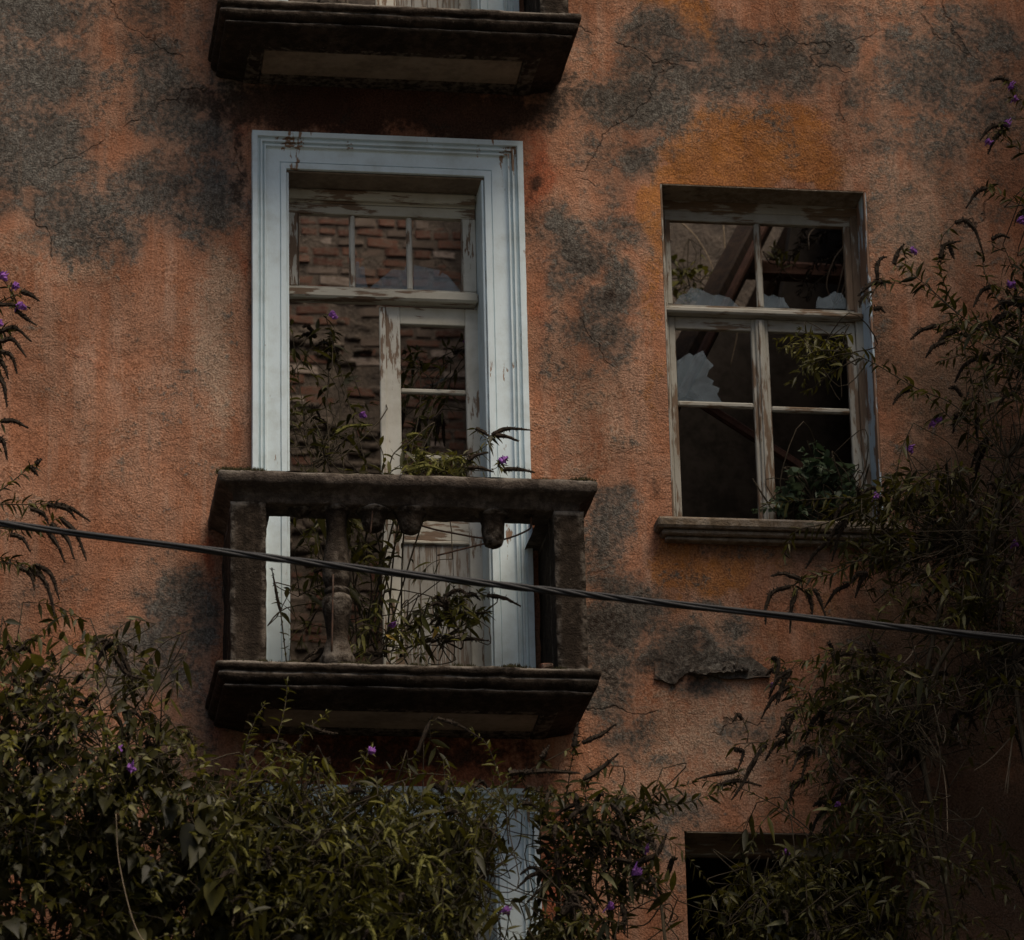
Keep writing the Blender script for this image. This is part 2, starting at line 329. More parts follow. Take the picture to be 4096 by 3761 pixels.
# stain and painted shade blobs on the wall: (x, y, rx, ry, strength) in the measured wall grid
GREY = [(40,30,150,70,1),(60,150,105,90,1),(50,270,120,80,1),(110,340,85,60,.8),(130,420,95,55,.95),(30,400,80,40,.7),
 (290,30,50,60,.75),(255,90,40,40,.5),(305,140,50,70,.8),(345,230,65,75,.95),(330,350,90,50,.85),(415,370,65,75,.95),(400,270,45,70,.85),(290,400,80,45,.7),(255,485,45,35,.75),(255,372,45,25,.6),(375,430,70,40,.7),(440,290,30,80,.55),
 (1290,70,70,50,.9),(1310,110,80,55,.9),(1450,80,60,42,1),(1525,90,35,28,.85),(1640,95,48,60,1),(1520,135,95,42,.95),(1385,160,75,45,.95),(1280,200,75,50,1),(1200,215,65,55,.9),(1250,320,32,38,1),(1215,375,30,55,.55),(1225,445,55,40,.65),(1120,440,40,30,.75),
 (1150,60,30,40,.5),(1700,70,40,60,.5),(1770,110,50,65,.75),(1830,170,80,60,.8),(1890,110,70,80,.75),(1965,70,60,60,.75),(1940,225,70,45,.75),(1865,290,60,60,.55),(1740,285,45,18,.6),(1680,190,35,45,.75),(1640,30,60,30,.5),(1860,30,80,40,.5),(1720,200,60,110,.36),(1800,250,120,110,.4),(1760,420,90,120,.26),(1940,420,90,120,.3),(1900,160,120,150,.5),(1180,310,60,80,.4),(1150,700,60,60,.3),(1260,260,60,60,.5),(1100,200,60,60,.4),(210,60,40,60,.2),(30,330,60,60,.9),(460,140,60,60,.6),(340,60,80,50,.55),(430,60,40,60,.5),(470,420,30,60,.5),(1580,150,60,50,.7),(1350,110,60,50,.85),(1240,150,60,40,.7),(1700,140,50,60,.5),
 (1140,495,62,32,.95),(1100,540,40,50,.7),(1190,590,60,42,1),(1165,650,70,38,.85),(1210,540,40,40,.7),(1200,680,35,25,.7),
 (1205,985,45,28,.85),(1185,1030,38,50,.75),(1180,1090,30,40,.7),(1210,1160,55,45,.95),(1240,1195,60,40,.95),(1200,1240,85,50,1),(1215,1310,85,50,.95),(1185,1380,70,40,.8),(1230,1440,50,35,.7),(1330,1285,75,45,1),(1400,1300,70,35,.9),(1440,1250,35,35,.6),(1290,1250,60,30,.6),(1380,1345,70,14,.9),
 (345,1180,55,45,.85),(300,1240,80,45,.95),(390,1230,45,60,.85),(330,1320,90,55,.8),(250,1330,60,50,.7),(390,1410,40,50,.5),(120,1320,120,40,.35),
 (1460,1440,50,35,.6),(1320,1500,70,20,.35),(1350,1600,80,25,.6),(1290,1640,40,60,.4)]
OCHRE = [(1480,250,150,45,1),(1400,300,110,50,1),(1530,310,130,50,.95),(1350,345,80,35,1),(1450,345,120,35,1),(1600,345,70,35,.8),(1285,420,28,100,.8),(1280,560,28,130,.55),(1290,760,25,180,.45),
 (1350,25,75,40,.95),(1385,70,40,40,.9),(1300,0,60,20,.7),(1330,1100,55,50,.9),(1430,1120,70,45,.85),(1520,1090,60,40,.6),(1610,1190,50,50,.5),(1520,1260,50,40,.4),(1560,1330,40,60,.4),(1560,120,20,60,.5),(1690,150,20,110,.5),(1700,390,40,80,.4),(1320,1180,40,40,.5)]
PALE = [(1400,1440,190,150,.75),(1290,1540,110,90,.6),(1250,1760,70,90,.6),(420,650,45,230,.85),(100,520,130,50,.6),(1150,850,90,240,.55),(1180,130,110,120,.45),(1230,560,60,160,.5),(1700,520,60,120,.5),(210,120,45,70,.4),(225,250,45,60,.45),(40,470,120,25,.7),(170,560,80,60,.5),(430,560,35,120,.9),(430,760,32,130,.8),(90,760,90,120,.35),(100,1000,100,90,.4),(420,880,40,60,.5),(1180,770,60,90,.6),(1240,900,50,70,.4),(1420,1060,160,25,.5),(1800,300,150,100,.55),(1800,450,120,110,.75),(1650,260,80,60,.5),(1330,1390,110,60,.7),(1450,1480,130,60,.6),(1500,1300,70,60,.6),(1150,120,60,80,.45),(1760,350,160,140,.6),(1880,480,150,100,.6),(1430,1230,80,50,.6),(1500,1420,140,70,.6),(250,900,80,160,.35),(60,640,80,90,.4),(1100,780,50,120,.45),(1370,1230,40,60,.5),(1260,1760,60,90,.5),(1800,60,180,80,.5),(1190,1550,90,70,.4)]
STAIN_SHADE = [(740,200,360,62,1.15),(950,225,140,60,1.1),(560,215,150,55,1),(1080,150,50,30,.8),(385,190,45,30,.8),(430,215,40,40,.8),(472,320,12,60,.9),(462,375,18,40,.8),(1058,365,13,20,.9),(1055,440,18,28,.7),(1190,590,38,28,.65),(1145,500,40,18,.5),(1290,960,20,30,.6),(1640,100,30,40,.45),(1450,90,35,25,.4),(800,1480,360,70,.8),(1190,1250,50,60,.55),(1200,1330,60,40,.6),(1320,1330,90,9,.8),(1470,1330,40,6,.7),(1590,1070,260,14,.5),(418,1040,25,60,.5),(1172,1000,22,60,.4),(330,1290,70,40,.4)]  # dark stains, with the shade below the balcony slabs painted in
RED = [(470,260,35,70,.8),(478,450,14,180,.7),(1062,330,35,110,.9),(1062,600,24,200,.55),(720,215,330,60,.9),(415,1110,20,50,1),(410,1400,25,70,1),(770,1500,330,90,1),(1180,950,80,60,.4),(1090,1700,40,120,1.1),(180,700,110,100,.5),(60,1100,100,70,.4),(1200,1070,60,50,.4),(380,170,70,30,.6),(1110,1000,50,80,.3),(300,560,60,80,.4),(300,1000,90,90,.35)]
BROWN_SHADE = [(1890,160,240,200,.5),(1870,420,200,200,.45),(1280,250,90,90,.35),(80,230,200,240,.3),(1560,1000,200,40,.4),(520,190,120,60,.5),(1000,190,120,70,.6),(1880,760,190,140,.85),(1930,1000,180,220,1.0),(1850,1350,230,260,1.1),(1900,1700,250,250,1.1),(1640,1480,140,160,.6),(1600,1080,250,45,.7),(1690,430,35,60,.9),(1150,150,60,50,.4),(1740,640,40,120,.6),(1700,1700,120,200,.6),(1390,1640,180,40,.4),(1050,140,80,60,.5),(370,130,60,60,.5),(1540,1350,60,50,.3),(1640,1200,90,90,.5),(330,1480,200,100,.5)]  # brown dirt; the lower right blobs also paint the wall's shade
def field(u, v, blobs):
    m = np.zeros_like(u)
    for (x, y, a, b, s) in blobs:
        d = ((u-x)/a)**2+((v-y)/b)**2
        m = np.maximum(m, s*np.exp(-.70*d**1.25))
    return m
def lines(a, b, step, cuts, fine0, fine1, fstep):
    L = list(np.arange(fine0, fine1+1e-6, fstep))+[a, b]
    x = a
    while x < fine0: L.append(x); x += step
    x = fine1
    while x < b: L.append(x); x += step
    L = sorted(L); out = []
    for q in L:
        if all(abs(q-c) > fstep*.45 for c in cuts): out.append(q)
    return np.array(sorted(set(np.round(out+list(cuts), 5))))
def build_wall():
    cx = sorted({o[0] for o in openings} | {o[1] for o in openings}); cz = sorted({o[2] for o in openings} | {o[3] for o in openings})
    X = lines(HX0, HX1, .5, cx, -3.3, 3.5, .03); Z = lines(0, HTOP, .5, cz, 6.9, 13.5, .03)
    XX, ZZ = np.meshgrid(X, Z); nx, nz = len(X), len(Z)
    d = np.stack([XX.ravel(), np.zeros(nx*nz), ZZ.ravel()], 1)-CAM; zz = d@fw
    u = (2048+F_PX*(d@rt)/zz)/S; v = (1880.5-F_PX*(d@up)/zz)/S
    A = np.ones((nx*nz, 4)); B = np.ones((nx*nz, 4)); u0, v0 = u, v; u = u.copy(); v = v.copy()
    for j in np.nonzero((u > -60) & (u < 2080) & (v > -60) & (v < 1920))[0]:        # ragged, wandering outlines
        x, z = XX.ravel()[j], ZZ.ravel()[j]
        u[j] += 34*mnoise.noise((x*2.6, 1, z*2.6))+20*mnoise.noise((x*7, 4, z*7)); v[j] += 30*mnoise.noise((x*2.6, 9, z*2.6))+18*mnoise.noise((x*7, 12, z*7))
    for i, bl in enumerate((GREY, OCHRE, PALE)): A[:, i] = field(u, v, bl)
    for i, bl in enumerate((STAIN_SHADE, RED, BROWN_SHADE)): B[:, i] = field(u, v, bl)
    # beyond the measured area the stains go on at random
    off = (u0 < -60) | (u0 > 2080) | (v0 < -60) | (v0 > 1920)
    for j in np.nonzero(off)[0]:
        q = mnoise.noise((XX.ravel()[j]*.8, 3.1, ZZ.ravel()[j]*.8)); A[j, 0] = max(A[j, 0], .35+.9*q); B[j, 2] = max(B[j, 2], .4)
    # uneven hand-floated render, the torn plaster crack and the blown patch
    Y = np.zeros(nx*nz)
    ins = np.nonzero((u > -60) & (u < 2080) & (v > -60) & (v < 1920))[0]
    for j in ins:
        Y[j] = .006*mnoise.noise((XX.ravel()[j]*2.3, 0, ZZ.ravel()[j]*2.3))+.0025*mnoise.noise((XX.ravel()[j]*11, 5, ZZ.ravel()[j]*11))
    edge = np.zeros(nx*nz, bool)
    for (a, b, c, e) in openings:
        edge |= (XX.ravel() > a-.02) & (XX.ravel() < b+.02) & (ZZ.ravel() > c-.02) & (ZZ.ravel() < e+.02)
    Y[edge] = 0
    blown = field(u, v, [(1345, 1285, 65, 38, 1), (1420, 1300, 60, 26, .9)]); Y -= .03*np.clip(blown*1.6-.35, 0, 1)*(.6+.8*rng.random(nx*nz)*.5)
    verts = np.stack([XX.ravel(), Y, ZZ.ravel()], 1)
    xm = (X[:-1]+X[1:])/2; zm = (Z[:-1]+Z[1:])/2; XM, ZM = np.meshgrid(xm, zm); keep = np.ones_like(XM, bool)
    for (a, b, c, e) in openings: keep &= ~((XM > a) & (XM < b) & (ZM > c) & (ZM < e))
    jj, ii = np.nonzero(keep); q = jj*nx+ii
    quads = np.stack([q, q+1, q+nx+1, q+nx], 1)
    V = [verts]; Q = [quads]; n = len(verts); att = [(A, B)]
    def addq(p):
        nonlocal n
        V.append(np.array(p, float)); Q.append(np.array([[n, n+1, n+2, n+3]])); n += 4
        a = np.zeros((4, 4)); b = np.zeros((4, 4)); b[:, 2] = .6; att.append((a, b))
    for (a, b, c, e) in openings:
        addq([(a, 0, c), (a, 0, e), (a, TH, e), (a, TH, c)]); addq([(b, 0, c), (b, TH, c), (b, TH, e), (b, 0, e)])
        addq([(a, 0, e), (b, 0, e), (b, TH, e), (a, TH, e)]); addq([(a, 0, c), (a, TH, c), (b, TH, c), (b, 0, c)])
    bx = sorted({HX0, HX1} | set(cx)); bz = sorted({0, HTOP} | set(cz))
    for i in range(len(bx)-1):
        for j in range(len(bz)-1):
            mx, mz = (bx[i]+bx[i+1])/2, (bz[j]+bz[j+1])/2
            if any(a < mx < b and c < mz < e for (a, b, c, e) in openings): continue
            addq([(bx[i], TH, bz[j]), (bx[i], TH, bz[j+1]), (bx[i+1], TH, bz[j+1]), (bx[i+1], TH, bz[j])])
    addq([(HX0, 0, HTOP), (HX1, 0, HTOP), (HX1, TH, HTOP), (HX0, TH, HTOP)]); addq([(HX0, 0, 0), (HX0, 0, HTOP), (HX0, TH, HTOP), (HX0, TH, 0)]); addq([(HX1, 0, 0), (HX1, TH, 0), (HX1, TH, HTOP), (HX1, 0, HTOP)])
    me = mesh_np('facade_wall', np.concatenate(V), tris=np.concatenate(Q), attrs={'stain_a': np.concatenate([a for a, b in att]), 'stain_shade_b': np.concatenate([b for a, b in att])})
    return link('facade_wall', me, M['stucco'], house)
facade = build_wall()
# torn plaster: a ragged lip of render standing off the wall above an open crack
def plaster_flake(top, bot, off, mat, name):
    """slab of loose render between an upper and a lower outline on the wall"""
    n = 26; tc = catmull([(x, 0, y) for x, y in top], 10); bc = catmull([(x, 0, y) for x, y in bot], 10)
    ti = np.linspace(0, len(tc)-1, n).astype(int); bi = np.linspace(0, len(bc)-1, n).astype(int); v = []; f = []
    for i in range(n):
        for j, t in enumerate((0, .2, .55, .85, 1)):
            q = tc[ti[i]]*(1-t)+bc[bi[i]]*t
            q = (q[0]+random.uniform(-1, 1)*(2 if t in (0, 1) else 1), q[2]+random.uniform(-2, 2))
            p = P(q[0], q[1], 0); o = off*(0.15, .6, .9, 1, 1)[j]*(.8+.4*random.random()); v.append((p[0], -.004-o, p[2]))
        p = P(bc[bi[i]][0], bc[bi[i]][2]-1.5, 0); v.append((p[0], .012, p[2]))
    for i in range(n-1):
        for j in range(5): f.append((i*6+j, i*6+j+1, (i+1)*6+j+1, (i+1)*6+j))
    me = mesh_np(name, v, polys=f, smooth=False); me.attributes.new('stain_a', 'FLOAT_COLOR', 'POINT').data.foreach_set('color', np.tile([1.1, 0, 0, 1], len(v)).astype(np.float32))
    me.attributes.new('stain_shade_b', 'FLOAT_COLOR', 'POINT').data.foreach_set('color', np.tile([.42, 0, .2, 1], len(v)).astype(np.float32))
    return link(name, me, mat, facade)
plaster_flake([(1288,1300),(1330,1240),(1370,1232),(1410,1262),(1470,1290),(1512,1320)], [(1286,1338),(1322,1346),(1350,1326),(1390,1330),(1440,1337),(1512,1334)], .022, M['stucco'], 'plaster_flake')
plaster_flake([(1355,1318),(1400,1308),(1440,1300),(1465,1316)], [(1352,1330),(1400,1330),(1440,1326),(1468,1324)], .05, M['stucco'], 'plaster_flake')

# inner rooms -----------------------------------------------------------------
YB = 6.0
def part(name, me, mat, parent=house, **k): return link(name, me, mat, parent, **k)
part('side_wall', MB().box(HX0, HX0+.4, TH, YB, 0, HTOP-.3, .02).mesh('side_wall'), M['mortar'])
part('side_wall', MB().box(HX1-.4, HX1, TH, YB, 0, HTOP-.4, .02).mesh('side_wall'), M['mortar'])
part('partition_wall', MB().box(-2.6, -2.4, TH, YB, 0, HTOP-.6, .02).mesh('partition_wall'), M['plaster_in'])
part('partition_wall', MB().box(.72, .88, TH, YB, 0, HTOP-.5, .02).mesh('partition_wall'), M['plaster_in'])
part('partition_wall', MB().box(4.2, 4.4, TH, YB, 0, HTOP-.5, .02).mesh('partition_wall'), M['plaster_in'])
part('floor', MB().box(-2.4, .72, TH, YB, FLOOR-.25, FLOOR-.06, .01).mesh('floor'), M['timber'])
part('floor', MB().box(.88, 4.2, TH, YB, FLOOR-.25, FLOOR-.06, .01).mesh('floor'), M['timber'])
wing = part('added_shade_wing', MB().box(3.75, 9.0, -7.0, -.004, 0, HTOP-.2, .02).mesh('added_shade_wing'), M['stucco'])  # unseen wing, added to shade the right of the facade
# back wall of the ruined stair hall with its bricks
bw = part('back_wall', MB().box(HX0, HX1, YB, YB+.4, 0, HTOP+1.9, .01).mesh('back_wall'), M['mortar'])
brick_me = []
for q in range(5):
    b = MB().box(-.5, .5, -.5, .5, -.5, .5, .09, .045); brick_me.append(b.mesh('brick')); brick_me[-1].materials.append(M['brick'])
rest = MB(); nb = 0; course = .078; z = 10.9; row = 0
while z < 15.0:
    x = -1.9+(.13 if row % 2 else 0)+random.uniform(-.03, .03)
    while x < .68:
        L = random.choice((.25, .24, .12, .12, .17, .2)); Hh = .064*random.uniform(.7, 1.12)
        xc = x+L/2; vis = -.85 < xc < .72 and 11.0 < z < 14.95
        rub = mnoise.noise((xc*1.3, 2, z*1.1))+(.25 if z < 12.9 else -.12)   # the lower wall keeps more of its rough render
        pr = random.uniform(-.006, .022)
        if rub < .06 or random.random() < .2:
            if vis and nb < 300 and x+L < .71:
                o = link('brick', random.choice(brick_me), None, bw); nb += 1
                o.location = (xc, YB-pr*.5+.057, z+random.uniform(-.006, .006)); o.scale = (L, .12, Hh); o.rotation_euler = (random.uniform(-.04, .04), random.uniform(-.06, .06), random.uniform(-.04, .04))
            elif x+L < .71:
                rest.box(x, x+L, YB-pr-.02, YB+.05, z-Hh/2, z+Hh/2, .008, .004)
        x += L+.014
    z += course; row += 1
part('brickwork', rest.mesh('brickwork'), M['brick'], bw, kind='stuff')
rub = MB()
for q in range(420):                       # stones and lumps of old mortar
    x, z = random.uniform(-1.9, .66), random.uniform(10.9, 14.9)
    if mnoise.noise((x*1.3, 2, z*1.1))+(.25 if z < 12.9 else -.12) < .1: continue
    a, b = random.uniform(.03, .10), random.uniform(.02, .05); rub.box(x-a, x+a, YB-random.uniform(.005, .035), YB+.05, z-b, z+b, .02, .012)
part('rubble_stones', rub.mesh('rubble_stones', True), M['mortar'], bw, kind='stuff')
# window room: inner wall added to darken the lower panes, sagging ceiling
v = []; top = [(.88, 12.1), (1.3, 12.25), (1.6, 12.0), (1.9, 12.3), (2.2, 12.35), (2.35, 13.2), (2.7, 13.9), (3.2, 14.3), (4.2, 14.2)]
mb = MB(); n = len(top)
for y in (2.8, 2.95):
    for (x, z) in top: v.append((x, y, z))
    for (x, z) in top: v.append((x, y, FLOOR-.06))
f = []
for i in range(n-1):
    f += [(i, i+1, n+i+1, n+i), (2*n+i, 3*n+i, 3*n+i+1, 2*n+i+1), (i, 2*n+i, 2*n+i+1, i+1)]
part('added_inner_wall', mb.add(v, f).mesh('added_inner_wall'), M['plaster_dark'])
part('ceiling_remains', MB().box(2.5, 4.2, TH, 5.9, 13.25, 13.45, .03, .02).mesh('ceiling'), M['timber'])

# balcony ---------------------------------------------------------------------
SX0, SX1, SD = -1.72, .35, .735
def sweep(prof, x0, x1, d, seg=.045, jit=.004, rough=.0):
    """moulding run round three sides; prof = [(inset, z)] from top to bottom"""
    v = []; m = len(prof); path = []
    for t in np.arange(0, d, seg): path.append(('L', t/d))
    for t in np.linspace(0, 1, int((x1-x0)/seg)): path.append(('F', t))
    for t in np.arange(seg, d+1e-6, seg): path.append(('R', t/d))
    for (s, t) in path:
        for (o, z) in prof:
            if s == 'L': p = [x0+o, -(d-o)*t, z]
            elif s == 'F': p = [x0+o+(x1-x0-2*o)*t, -(d-o), z]
            else: p = [x1-o, -(d-o)*(1-t), z]
            q = mnoise.noise((p[0]*7, p[1]*7, p[2]*9)); q2 = mnoise.noise((p[0]*23, p[1]*23, p[2]*31+4))
            dz = jit*(1.2*q+q2)
            p[2] += dz; p[1] += jit*.9*(q2+q); p[0] += jit*.6*q2*(1 if s != 'F' else .2)
            v.append(p)
    f = []; n = len(path)
    for i in range(n-1):
        for j in range(m-1): f.append((i*m+j, (i+1)*m+j, (i+1)*m+j+1, i*m+j+1))
    return v, f, n, m
def make_balcony():
    bal = link('balcony', MB().box(SX0+.09, SX1-.09, -SD+.09, -.002, FLOOR-.10, FLOOR-.02, .01).mesh('slab_core'), M['concrete'], house)
    T = FLOOR+.01
    prof = [(.05, T+.012), (.012, T+.008), (.0, T-.004), (.001, T-.026), (.010, T-.036), (.030, T-.040), (.022, T-.046), (.014, T-.058), (.016, T-.074), (.030, T-.090), (.056, T-.099), (.078, T-.101), (.056, T-.106), (.046, T-.114), (.050, T-.127), (.070, T-.136), (.11, T-.142), (.16, T-.152), (.22, T-.166), (.275, T-.170)]
    v, f, n, m = sweep(prof, SX0, SX1, SD, .04, .007)
    # top sheet
    mb = MB(); mb.add(v, f)
    part('cornice', mb.mesh('cornice', True, False), M['concrete'], bal)
    gx = np.linspace(SX0+.03, SX1-.03, 46); gy = np.linspace(-SD+.03, -.002, 14); v = []; f = []
    for y in gy:
        for x in gx: v.append((x, y, T+.008+.012*max(0, mnoise.noise((x*9, y*9, 3)))+.006*mnoise.noise((x*31, y*31, 1))))
    for j in range(13):
        for i in range(45): f.append((j*46+i, j*46+i+1, (j+1)*46+i+1, (j+1)*46+i))
    part('balcony_floor', mb_mesh('balcony_floor', v, f), M['concrete'], bal)
    part('soffit_panel', MB().box(SX0+.29, SX1-.29, -SD+.30, -.13, T-.164, T-.12, .012, .006).mesh('soffit_panel'), M['soffit'], bal)
    for (a, b) in ((SX0+.20, SX0+.292), (SX1-.292, SX1-.20)):
        part('soffit_border', MB().box(a+.003, b-.003, -SD+.24, -.005, T-.169, T-.12, .006).mesh('soffit_border'), M['concrete'], bal)
    part('soffit_border', MB().box(SX0+.294, SX1-.294, -SD+.24, -SD+.298, T-.169, T-.12, .006).mesh('soffit_border'), M['concrete'], bal)
    part('soffit_border', MB().box(SX0+.294, SX1-.294, -.128, -.005, T-.169, T-.12, .006).mesh('soffit_border'), M['concrete'], bal)
    # parapet sides and corner posts
    for (a, b, nm) in ((-1.635, -1.445, 'L'), (.125, .29, 'R')):
        part('corner_post', lump_box(a, b, -.665, -.47, T+.005, 9.640, .03, .006), M['concrete'], bal)
        part('side_parapet', lump_box(a+.012, b-.012, -.47, -.004, T+.005, 9.640, .035, .012 if nm == 'L' else .006), M['concrete'], bal)
    # handrail
    H = 9.793
    prof = [(.06, H+.002), (.012, H), (.0, H-.012), (.002, H-.058), (.01, H-.066), (.045, H-.085), (.085, H-.108), (.088, H-.145), (.10, H-.153), (.30, H-.155)]
    v, f, n, m = sweep(prof, SX0+.012, SX1+.005, SD+.015, .04, .007)
    rail = part('handrail', MB().add(v, f).mesh('handrail', True, False), M['coping'], bal)
    v = []; f = []                                                     # its top, three strips with a hole in the middle
    def strip(x0, x1, y0, y1, nx, ny):
        n0 = len(v)
        for y in np.linspace(y0, y1, ny):
            for x in np.linspace(x0, x1, nx): v.append((x, y, H+.003+.010*max(0, mnoise.noise((x*12, y*12, 8)))))
        for j in range(ny-1):
            for i in range(nx-1): f.append((n0+j*nx+i, n0+j*nx+i+1, n0+(j+1)*nx+i+1, n0+(j+1)*nx+i))
    X0, X1, D = SX0+.03, SX1-.01, SD-.003
    strip(X0, X1, -D, -D+.26, 60, 8); strip(X0, X0+.26, -D+.26, -.003, 8, 14); strip(X1-.26, X1, -D+.26, -.003, 8, 14)
    part('handrail_top', mb_mesh('handrail_top', v, f), M['coping'], bal)
    part('handrail_core', MB().box(-1.44, .12, -.655, -.48, 9.645, 9.785, .01).mesh('handrail_core'), M['concrete'], bal)
    # balusters: one whole, the rest broken off under the rail
    full = [(.072, 9.648), (.072, 9.630), (.058, 9.618), (.052, 9.600), (.047, 9.560), (.046, 9.50), (.052, 9.43), (.060, 9.36), (.067, 9.29), (.066, 9.24), (.056, 9.205), (.048, 9.19), (.058, 9.178), (.058, 9.162), (.050, 9.152), (.060, 9.140), (.068, 9.115), (.066, 9.06), (.056, 9.00), (.049, 8.94), (.048, 8.90), (.058, 8.86), (.066, 8.82), (.080, 8.79), (.082, T+.004)]
    full = [(a*1.18, z) for a, z in full]; by = -.575
    part('baluster', MB().add(*revolve(full, -1.055, by, 18, True, .035)).mesh('baluster', True), M['concrete'], bal)
    for (px, cut, r) in ((590, 9.59, .8), (733, 9.52, 1.15), (806, 9.515, 1.15), (968, 9.45, 1.1), (1040, 9.63, .7)):
        x = P(px, 990, by)[0]
        pf = [(r*a, z) for a, z in full if z > cut+.015]+[(r*.044, cut+.012), (r*.025, cut)]
        part('broken_baluster', MB().add(*revolve(pf, x, by, 16, True, .09)).mesh('broken_baluster', True), M['concrete'], bal)
    for pts in ([(804,1003),(803,1022),(812,1028),(850,1040),(900,1050),(950,1058),(962,1050),(966,1030)], [(1043,1000),(1044,1030),(1038,1042),(1000,1058),(940,1072),(860,1092)], [(733,1000),(728,1050)], [(655,1130),(652,1290)]):
        yy = by if len(pts) > 2 else by-.07
        c = catmull([P(a, b, yy) for a, b in pts], 5); part('reinforcing_rod', MB().add(*tube(c, .0055, 6)).mesh('rod', True), M['iron'], bal)
    return bal
def mb_mesh(name, v, f): return MB().add(v, f).mesh(name, True, True)
def lump_box(x0, x1, y0, y1, z0, z1, seg, jit):
    """a box with a dense, worn skin"""
    mb = MB()
    def face(o, a, b, la, lb):
        na, nb_ = max(2, int(la/seg)), max(2, int(lb/seg)); v = []; f = []
        for j in range(nb_+1):
            for i in range(na+1):
                p = np.array(o)+np.array(a)*la*i/na+np.array(b)*lb*j/nb_
                q = [mnoise.noise((p[0]*9+k*7, p[1]*9, p[2]*9)) + .6*mnoise.noise((p[0]*27+k*7, p[1]*27, p[2]*27)) for k in range(3)]
                e = 1.0
                v.append((p[0]+jit*q[0], p[1]+jit*q[1], p[2]))
        for j in range(nb_):
            for i in range(na): f.append((j*(na+1)+i, j*(na+1)+i+1, (j+1)*(na+1)+i+1, (j+1)*(na+1)+i))
        mb.add(v, f)
    X, Y, Z = (1, 0, 0), (0, 1, 0), (0, 0, 1)
    face((x0, y0, z0), X, Z, x1-x0, z1-z0); face((x0, y1, z0), Z, X, z1-z0, x1-x0)
    face((x0, y0, z0), Z, Y, z1-z0, y1-y0); face((x1, y0, z0), Y, Z, y1-y0, z1-z0)
    face((x0, y0, z1), X, Y, x1-x0, y1-y0); face((x0, y0, z0), Y, X, y1-y0, x1-x0)
    import bmesh
    me = mb.mesh('lump', True, False); bm = bmesh.new(); bm.from_mesh(me); bmesh.ops.remove_doubles(bm, verts=bm.verts, dist=.001); bmesh.ops.recalc_face_normals(bm, faces=bm.faces); bm.to_mesh(me); bm.free()
    return me
balcony = make_balcony()
balcony['label'] = 'blackened balcony with one baluster left standing'
def copy_tree(o, parent, dz, skip=()):
    c = o.copy(); COL.objects.link(c); c.parent = parent; c.location = (o.location[0], o.location[1], o.location[2]+dz)
    for ch in list(o.children):
        if ch.name.split('.')[0] in skip: continue
        d = ch.copy(); COL.objects.link(d); d.parent = c
    return c
ub = copy_tree(balcony, house, FH+.02); ub['label'] = 'balcony slab of the storey above seen from below'

# balcony door ------------------------------------------------------------------
def surround(parent, ox0, ox1, ot, ix0, ix1, it, z0, mat):
    """moulded architrave: two jambs and a head, mitred"""
    W = ix0-ox0
    prof = [(0, .0), (0, .052), (.01, .056), (.15, .056), (.17, .030), (.215, .028), (.24, .046), (.285, .046), (.30, .022), (.335, .020), (.355, .038), (.395, .038), (.41, .016), (.45, .014), (.80, .017), (.806, .009), (.83, .009), (.836, .022), (.99, .022), (1.0, .018), (1.0, -.01)]
    th = ot-it
    def run(pts0, pts1, n):
        v = []; f = []; m = len(pts0)
        for i in range(n+1):
            for a, b in zip(pts0, pts1): v.append(tuple(a[k]+(b[k]-a[k])*i/n+(.0016*mnoise.noise((i*.7, a[0]*40, k*3+a[2])) if k != 2 else 0) for k in range(3)))
        for i in range(n):
            for j in range(m-1): f.append((i*m+j, i*m+j+1, (i+1)*m+j+1, (i+1)*m+j))
        return MB().add(v, f).mesh('surround', False, True)
    L0 = [(ox0+t*W, -d, z0) for t, d in prof]; L1 = [(ox0+t*W, -d, ot-t*th) for t, d in prof]
    R0 = [(ox1-t*(ox1-ix1), -d, z0) for t, d in prof]; R1 = [(ox1-t*(ox1-ix1), -d, ot-t*th) for t, d in prof]
    link('surround_jamb', run(L0, L1, 40), mat, parent); link('surround_head', run(L1, R1, 20), mat, parent); link('surround_jamb', run(R1, R0, 40), mat, parent)
def shard(parent, pts, y, conv):
    q = [conv(a, b) for a, b in pts]; q = [P(a, b, y) for a, b in q]; n = len(q)
    v = [tuple(p) for p in q]+[(p[0], p[1]+.0035, p[2]) for p in q]
    f = [tuple(range(n))[::-1], tuple(range(n, 2*n))]+[(i, (i+1) % n, n+(i+1) % n, n+i) for i in range(n)]
    return link('glass_shard', MB().add(v, f).mesh('glass_shard'), M['glass'], parent)
def bx(parent, name, mat, *a, c=.004, jit=0.0): return link(name, MB().box(*a, c, jit).mesh(name), mat, parent)
